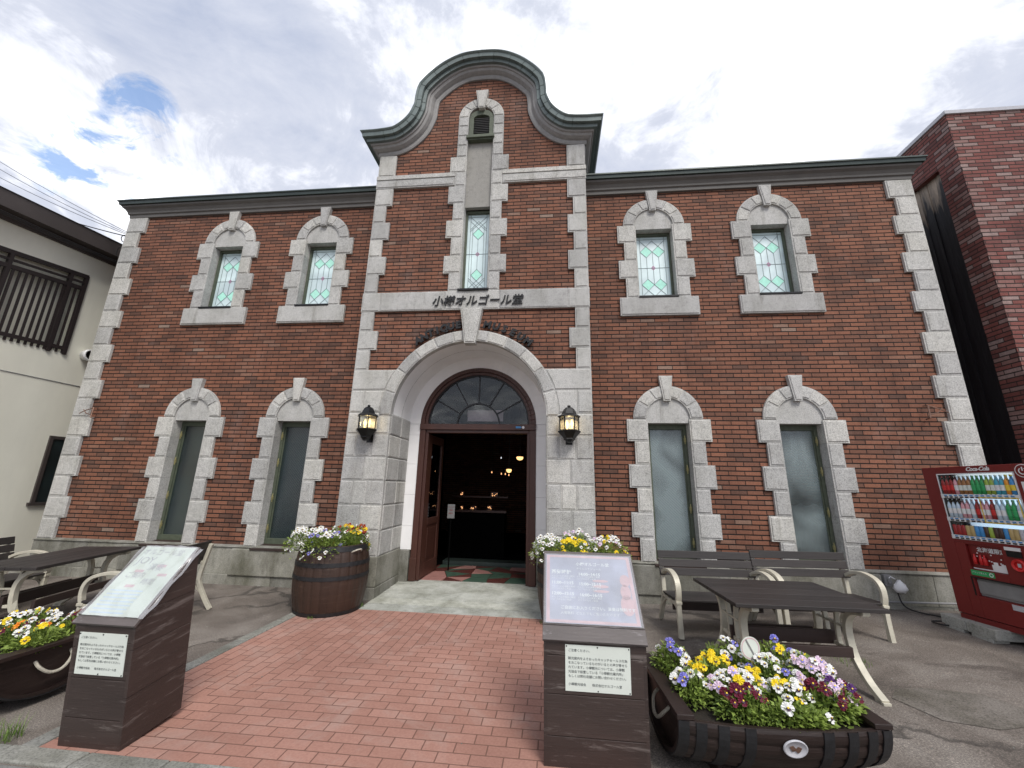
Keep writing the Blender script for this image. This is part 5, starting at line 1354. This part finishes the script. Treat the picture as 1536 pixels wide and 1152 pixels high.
m = MB(); m.smooth = False; m.lathe([(.0, -.004), (.068, -.004), (.068, 0)], 30, (1.03, 0, 1.66), axis='y'); pw_ = m.build('round_emblem', 'white', vm)
m = MB(); m.lathe([(0, -.0055), (.060, -.0055), (.060, -.004)], 30, (1.03, 0, 1.66), axis='y'); m.build('emblem_ground', 'redpaint', pw_)
m = MB(); 
m.lathe([(.026, -.008), (.036, -.008)], 24, (1.03, 0, 1.657), axis='y', a0=pi/2+.55, a1=pi/2+2*pi-.55); m.box(1.025, 1.035, -.0085, -.006, 1.66, 1.70)
m.build('emblem_symbol', 'white', pw_)
join_text([('Coca-Cola', .062, Matrix.Translation((.50, -.002, 1.678)) @ VF, dict(extrude=.001, bold=.0022, shear=.35, spacing=.86))], 'white', 'lettering', vm)
for (x0, x1, z0, z1, mt, tx) in ((.985, 1.12, 1.35, 1.55, 'white', '100円'), (.975, 1.15, 1.26, 1.32, 'white', 'つり銭'), (.985, 1.15, 1.10, 1.20, 'b_steel', '返却'), (.96, 1.15, .90, .95, 'white', '千円')):
    m = MB(); m.box(x0, x1, -.004, 0, z0, z1); lb = m.build('label', mt, vm); join_text([(tx, min(.05, (z1-z0)*.6), Matrix.Translation((x0+.015, -.0055, (z0+z1)/2-.012)) @ VF, {})], 'red', 'print', lb)
m = MB(); m.box(.66, .80, -.012, 0, .84, .875); m.build('coin_slot', 'white', vm, bevel=.003); m = MB(); m.box(.665, .80, -.010, 0, .775, .835); m.build('note_slot', 'black', vm, bevel=.003)
for (x, z, R) in ((.755, .70, .062), (.90, .80, .055)):
    m = MB(); m.lathe([(R*.62, -.002), (R*.62, -.022), (R*.9, -.03), (R, -.02), (R, 0)], 28, (x, 0, z), axis='y'); m.lathe([(0, -.006), (R*.6, -.006)], 20, (x, 0, z), axis='y'); rg = m.build('coin_ring', 'red', vm)
    m = MB(); m.box(x-.014, x+.014, -.012, -.007, z-.018, z+.018); m.build('coin_lever', 'b_steel', rg)

# ================================================================== SMALL THINGS BY THE WALL
m = MB(); m.box(5.93, 6.02, -.12, -.055, .40, .55); m.box(5.955, 5.995, -.15, -.12, .44, .51)
tag(m.build('outlet_box', 'grey', bevel=.006), 'grey outlet box on the plinth beside the drinks machine', 'socket box')
m = MB(); m.smooth = True; rq = random.Random(2); rings = []
for k, (r_, z_) in enumerate(((.012, .50), (.03, .475), (.075, .43), (.085, .385), (.06, .345), (.0, .335))):
    rings.append([m.vert((6.08+.9*r_*cos(2*pi*j/14)*(1+rq.uniform(-.2, .2)), -.16+.8*r_*sin(2*pi*j/14)*(1+rq.uniform(-.2, .2)), z_+rq.uniform(-.01, .01))) for j in range(14)])
for k in range(5):
    for j in range(14): m.face((rings[k][j], rings[k][(j+1) % 14], rings[k+1][(j+1) % 14], rings[k+1][j]))
m.tube([(6.05, -.14, .50), (6.0, -.13, .53), (5.975, -.13, .50)], .008, 5)
tag(m.build('plastic_bag', 'white'), 'crumpled white plastic bag hanging from the socket by the wall', 'bag')
m = MB(); g6 = gz(6.5)
m.tube(smoothed([(6.05, -.13, .40), (6.07, -.16, .20), (6.13, -.28, g6+.02), (6.35, -.55, g6+.012), (6.28, -.75, g6+.012), (6.02, -.80, g6+.012), (6.0, -.66, g6+.012), (6.2, -.70, g6+.03), (6.4, -.6, g6+.02)], 8), .009, 6)
tag(m.build('power_cable', 'cable'), 'black power cable trailing from the wall to the drinks machine', 'cable')
m = MB(); m.tube(smoothed([(5.2, -.12, gz(5.2)+.11), (6.0, -.12, gz(6)+.10), (7.4, -.12, gz(7.4)+.09)], 6), .014, 8)
tag(m.build('conduit_pipe', 'grey'), 'thin grey pipe along the foot of the right wall', 'pipe')
# clear round tag standing in the flowers
r = empty('round_tag', (2.70, -3.36, .38), radians(12), 'round clear tag with a thin red ring standing among the right trough pansies', 'tag')
m = MB(); m.lathe([(0, -.001), (.072, -.001), (.072, .001), (0, .001)], 28, (0, 0, .215), axis='y'); m.build('disc', 'paper', r)
m = MB(); m.lathe([(.060, -.003), (.066, -.003)], 28, (0, 0, .215), axis='y'); m.build('red_ring', 'pinkink', r)
m = MB(); m.X = Matrix.Translation((0, -.004, .215)) @ Matrix.Rotation(radians(-28), 4, 'Y'); m.box(-.005, .005, 0, .001, -.062, .062); m.build('bar', 'grey', r)
m = MB(); m.tube([(0, 0, -.02), (0, 0, .16)], .004, 6); m.build('stick', 'plastic', r)
m = MB(); m.prism([(-.02, 0), (.02, 0), (.024, .12), (.008, .16), (-.02, .13)], -.002, .002); tag(m.build('plant_marker', 'castiron', loc=(-3.36, -3.2, .42)), 'pale pointed plant marker standing in the left trough', 'plant marker')

# ================================================================== PANSIES
def blossom_mesh(c, seed):
    rq = random.Random(seed); m = MB(); R = .0215
    # five petals: two upper, two side, one broad lower
    for (a, w, l, dz) in ((115, 44, .92, -.002), (65, 44, .92, -.002), (178, 40, .95, .000), (2, 40, .95, .000), (270, 52, 1.0, .002)):
        m.mat = 0; m.tint = rq.random(); a += rq.uniform(-6, 6); n = 7; c0 = (0, 0, .003+dz); rim = []
        for j in range(n+1):
            t = -1+2*j/n; th = radians(a+w*t*1.0); rr = R*l*(1-.28*abs(t)**2.5)*(1+rq.uniform(-.05, .05))
            rim.append((rr*cos(th), rr*sin(th), dz+.004*cos(j*2.1)+rq.uniform(-.001, .001)))
        i0 = m.vert(c0); ids = [m.vert(p) for p in rim]
        for j in range(n): m.face((i0, ids[j], ids[j+1]))
    if c in ('white', 'yellow', 'violet', 'pink', 'yred', 'maroon'):
        if (seed % 3 != 0) or c == 'violet':
            m.mat = 1; m.tint = .5; i0 = m.vert((0, 0, .0075)); ids = []
            for j in range(10):
                th = 2*pi*j/10; rr = R*(.40 if sin(th) < .3 else .16)*(1+rq.uniform(-.2, .2)); ids.append(m.vert((rr*cos(th), rr*sin(th)-.001, .0065)))
            for j in range(10): m.face((i0, ids[j], ids[(j+1) % 10]))
    m.mat = 2; i0 = m.vert((0, 0, .0095)); ids = [m.vert((.0035*cos(2*pi*j/6), .0035*sin(2*pi*j/6), .0085)) for j in range(6)]
    for j in range(6): m.face((i0, ids[j], ids[(j+1) % 6]))
    return m.build('blossom', ['p_'+c, 'p_violet' if c in ('pink',) else 'eye_dark', 'eye_yellow'], None, recalc=False)
BL = {}
for q, c in enumerate(PET):
    BL[c] = []
    for v_ in range(2):
        o = blossom_mesh(c, q*2+v_+1); BL[c].append(o.data); col.objects.unlink(o); bpy.data.objects.remove(o)
def leaves(m, rq, x, y, z0, z1, rx, ry, n, sz=.024, droop=0.0):
    for _ in range(n):
        a = rq.random()*2*pi; d = sqrt(rq.random()); px, py = x+rx*d*cos(a), y+ry*d*sin(a)
        h = z0+(z1-z0)*(1-.55*d*d)*rq.uniform(.15, 1.0)-droop*max(0, d-.75)*rq.random()
        out = Vector((cos(a)*d*.9+rq.uniform(-.6, .6), sin(a)*d*.9+rq.uniform(-.6, .6), rq.uniform(-.1, .9))).normalized()
        side = out.cross(Vector((rq.uniform(-.4, .4), rq.uniform(-.4, .4), 1))).normalized(); up_ = side.cross(out)
        L_ = sz*rq.uniform(.7, 1.6); w = L_*rq.uniform(.22, .36); c = Vector((px, py, h)); m.tint = rq.random()
        i = [m.vert(c), m.vert(c+out*L_*.5+side*w+up_*.003), m.vert(c+out*L_-up_*.006), m.vert(c+out*L_*.5-side*w+up_*.003), m.vert(c+out*L_*.5)]
        m.face((i[0], i[1], i[4])); m.face((i[1], i[2], i[4])); m.face((i[2], i[3], i[4])); m.face((i[3], i[0], i[4]))
CAMP = Vector((1.343, -6.623, 1.656))
def clump(x, y, z, rx, ry, h, cols, n, label, nl=420, droop=0.0, sz=.026, seed=0, nobloom=0):
    r = empty('pansy_clump', (x, y, z), 0, label, 'pansies', 'pansy clumps growing in the planters')
    rq = random.Random(seed or int(abs(x*100)+abs(y*10))); m = MB(); leaves(m, rq, 0, 0, -.03, h, rx, ry, nl, sz, droop); 
    for _ in range(int(nl/14)):
        a = rq.random()*2*pi; d = sqrt(rq.random())*.8; px, py = rx*d*cos(a), ry*d*sin(a); m.tube([(px*.7, py*.7, -.03), (px, py, h*.9)], .0018, 3, cap=False)
    m.build('foliage', 'leaf', r, recalc=False)
    pts = []
    tries = 0
    while len(pts) < n and tries < 4000:
        tries += 1
        a = rq.random()*2*pi; d = sqrt(rq.random()); px, py = rx*1.0*d*cos(a), ry*1.0*d*sin(a)
        if any((px-q[0])**2+(py-q[1])**2 < .020**2 for q in pts): continue
        pts.append((px, py, d))
    for px, py, d in pts:
        c = rq.choice(cols); o = bpy.data.objects.new('blossom', rq.choice(BL[c])); col.objects.link(o); o.parent = r
        hh = h*(1-.5*d*d)*rq.uniform(.85, 1.12)+.012-droop*max(0, d-.7)*1.3
        o.location = (px, py, hh)
        # face roughly outwards/upwards, most of them towards the open side of the street
        f = Vector((px/rx*.5+rq.uniform(-.45, .45), -.75+rq.uniform(-.5, .4), rq.uniform(.25, 1.0))).normalized()
        up_ = Vector((0, 0, 1)); x_ = up_.cross(f).normalized(); y_ = f.cross(x_)
        o.rotation_euler = Matrix(((x_.x, y_.x, f.x), (x_.y, y_.y, f.y), (x_.z, y_.z, f.z))).to_euler(); s_ = rq.choice([rq.uniform(.8, 1.2), rq.uniform(1.1, 1.65), rq.uniform(1.2, 1.7)]); o.scale = (s_, s_, s_)
    return r
Z = .375
TR = [(2.20, -3.22, .13, .14, .17, ['violet', 'white', 'violet'], 7, 'few violet pansies at the back left corner of the right trough'),
 (2.42, -3.42, .16, .13, .17, ['yellow'], 15, 'bright yellow pansies left of the round tag in the right trough'),
 (2.22, -3.56, .11, .13, .13, ['white', 'white', 'white', 'violet'], 9, 'white and violet pansies along the left end board of the right trough'),
 (2.50, -3.62, .18, .10, .16, ['white', 'white', 'pink', 'yellow'], 19, 'white pansies in front of the yellow ones in the right trough'),
 (2.46, -3.77, .15, .07, .13, ['maroon'], 13, 'dark maroon pansies near the front rim left of the oval plaque'),
 (2.60, -3.18, .17, .12, .19, ['violet', 'white', 'white'], 8, 'pale violet pansies behind the round tag in the right trough'),
 (2.78, -3.42, .12, .13, .18, ['violet', 'yellow', 'white', 'white', 'yellow'], 13, 'mixed violet and yellow pansies at the middle of the right trough'),
 (2.76, -3.66, .14, .10, .14, ['white', 'white', 'yellow'], 14, 'white pansies with one yellow head above the oval plaque'),
 (2.92, -3.18, .16, .13, .21, ['yellow', 'violet'], 6, 'tall leafy pansy plant with few yellow flowers at the back of the right trough'),
 (3.05, -3.42, .15, .15, .19, ['pink', 'white', 'pink'], 22, 'dense pale pink and white pansies on the right side of the trough'),
 (2.98, -3.66, .15, .10, .14, ['maroon', 'maroon', 'pink'], 15, 'maroon pansies right of the plaque near the front rim'),
 (3.09, -3.60, .10, .12, .13, ['purple', 'white', 'maroon', 'pink'], 9, 'dark purple pansies at the right end of the right trough'),
 (2.70, -3.80, .22, .05, .09, ['white'], 2, 'low green pansy foliage spilling over the front rim of the right trough'),
 (3.06, -3.25, .10, .13, .17, ['white', 'pink', 'yellow'], 11, 'white pansies at the back right corner of the right trough')]
for k, t in enumerate(TR): clump(t[0], t[1], Z, *t[2:6], int(t[6]*1.45), *t[7:], nl=620, seed=100+k, droop=.02, sz=.030)
TL = [(-3.05, -3.30, .20, .18, .16, ['white', 'white', 'white', 'white', 'yellow'], 20, 'white pansies at the back of the left trough'),
 (-2.84, -3.48, .15, .14, .15, ['orange', 'white', 'maroon'], 10, 'pansies with one big orange flower in the left trough'),
 (-3.22, -3.62, .16, .14, .13, ['white', 'yellow', 'maroon'], 12, 'white and maroon pansies at the left edge of the picture'),
 (-2.66, -3.22, .13, .15, .15, ['white', 'maroon'], 10, 'white and maroon pansies beside the box at the back of the left trough'),
 (-2.62, -3.52, .12, .17, .12, ['yellow', 'white'], 5, 'mostly green pansy foliage at the right end of the left trough'),
 (-2.95, -3.76, .22, .06, .09, ['orange'], 2, 'green pansy leaves with an orange flower along the left trough rim')]
for k, t in enumerate(TL): clump(t[0], t[1], Z, *t[2:6], int(t[6]*1.5), *t[7:], nl=560, seed=200+k, droop=.02, sz=.030)
ZB_ = .79
BLs = [(-1.99, -1.10, .28, .30, .23, ['white'], 44, 'white pansies trailing over the left side of the left barrel'),
 (-1.66, -1.28, .25, .27, .22, ['white', 'white', 'white', 'violet'], 32, 'white pansies at the front of the left barrel'),
 (-1.40, -.90, .18, .22, .24, ['yred', 'red', 'red', 'yellow', 'white'], 32, 'red and yellow pansies on the right side of the left barrel'),
 (-1.66, -.78, .22, .17, .25, ['white', 'red', 'yred'], 16, 'white and red pansies at the back of the left barrel')]
for k, t in enumerate(BLs): clump(t[0], t[1], ZB_, *t[2:6], int(t[6]*1.35), *t[7:], nl=820, seed=300+k, droop=.60, sz=.032)
BRs = [(1.30, -1.10, .24, .28, .21, ['white'], 36, 'white pansies on the left side of the right barrel'),
 (1.60, -1.22, .25, .24, .19, ['yellow', 'yellow', 'yellow', 'yellow', 'white'], 36, 'yellow pansies in the middle of the right barrel'),
 (2.02, -1.06, .30, .29, .21, ['white', 'white', 'yellow', 'pink'], 36, 'white pansies spreading over the right side of the right barrel'),
 (1.66, -.80, .24, .16, .25, ['white', 'pink'], 20, 'pale pansies at the back of the right barrel')]
for k, t in enumerate(BRs): clump(t[0], t[1], ZB_+.01, *t[2:6], int(t[6]*1.35), *t[7:], nl=760, seed=400+k, droop=.45, sz=.030)

# ================================================================== WEEDS
def tuft(x, y, z, n, h, rad, label, seed):
    rq = random.Random(seed); m = MB()
    for _ in range(n):
        a = rq.random()*2*pi; d = rad*sqrt(rq.random()); b = Vector((d*cos(a), d*sin(a), 0)); ln = Vector((rq.uniform(-1, 1), rq.uniform(-1, 1), 0))*h*.6; hh = h*rq.uniform(.4, 1)
        s_ = Vector((-ln.y, ln.x, 0)).normalized()*.0022; m.tint = rq.random()
        p = [b, b+ln*.35+Vector((0, 0, hh*.6)), b+ln+Vector((0, 0, hh))]
        m.poly([p[0]-s_, p[0]+s_, p[1]+s_*.7, p[1]-s_*.7]); m.poly([p[1]-s_*.7, p[1]+s_*.7, p[2]])
    o = m.build('grass_tuft', 'grass', None, (x, y, z), recalc=False); tag(o, label, 'grass', 'weeds growing from joints in the ground')
tuft(-2.16, -3.92, .0, 90, .13, .08, 'tuft of green grass at the kerb beside the left trough', 1)
tuft(-1.30, -.86, .01, 70, .07, .10, 'small weeds between the left barrel and the stone pier', 2)
tuft(-1.62, -1.42, .0, 26, .05, .05, 'tiny weeds at the foot of the left barrel', 3)
tuft(1.22, -1.12, .0, 30, .05, .05, 'small weeds at the foot of the right barrel', 4)
tuft(4.2, -1.95, gz(4.2), 90, .05, .16, 'low weeds in the asphalt beside the right table', 5)

# ================================================================== GRIT AND LITTER on the forecourt (uncountable)
rq = random.Random(11); m = MB()
for _ in range(2600):
    x = rq.uniform(-7, 8); y = rq.uniform(-4.0, -.12)
    if -1.98 < x < 1.95 and rq.random() < .8: continue
    if rq.random() < .45: y = -.10-rq.random()**2*.5
    z = gz(x)+(.006 if abs(x) < 1.98 else .0); r_ = rq.uniform(.0025, .0075); m.tint = rq.random(); a = rq.random()*6
    p = [m.vert((x+r_*cos(a+q*2.1), y+r_*sin(a+q*2.1), z)) for q in range(3)]; t = m.vert((x, y, z+r_*.8))
    for q in range(3): m.face((p[q], p[(q+1) % 3], t))
tag(m.build('grit', 'kerb', recalc=False), 'loose grit and small stones strewn over the asphalt forecourt', 'gravel', None, 'stuff')
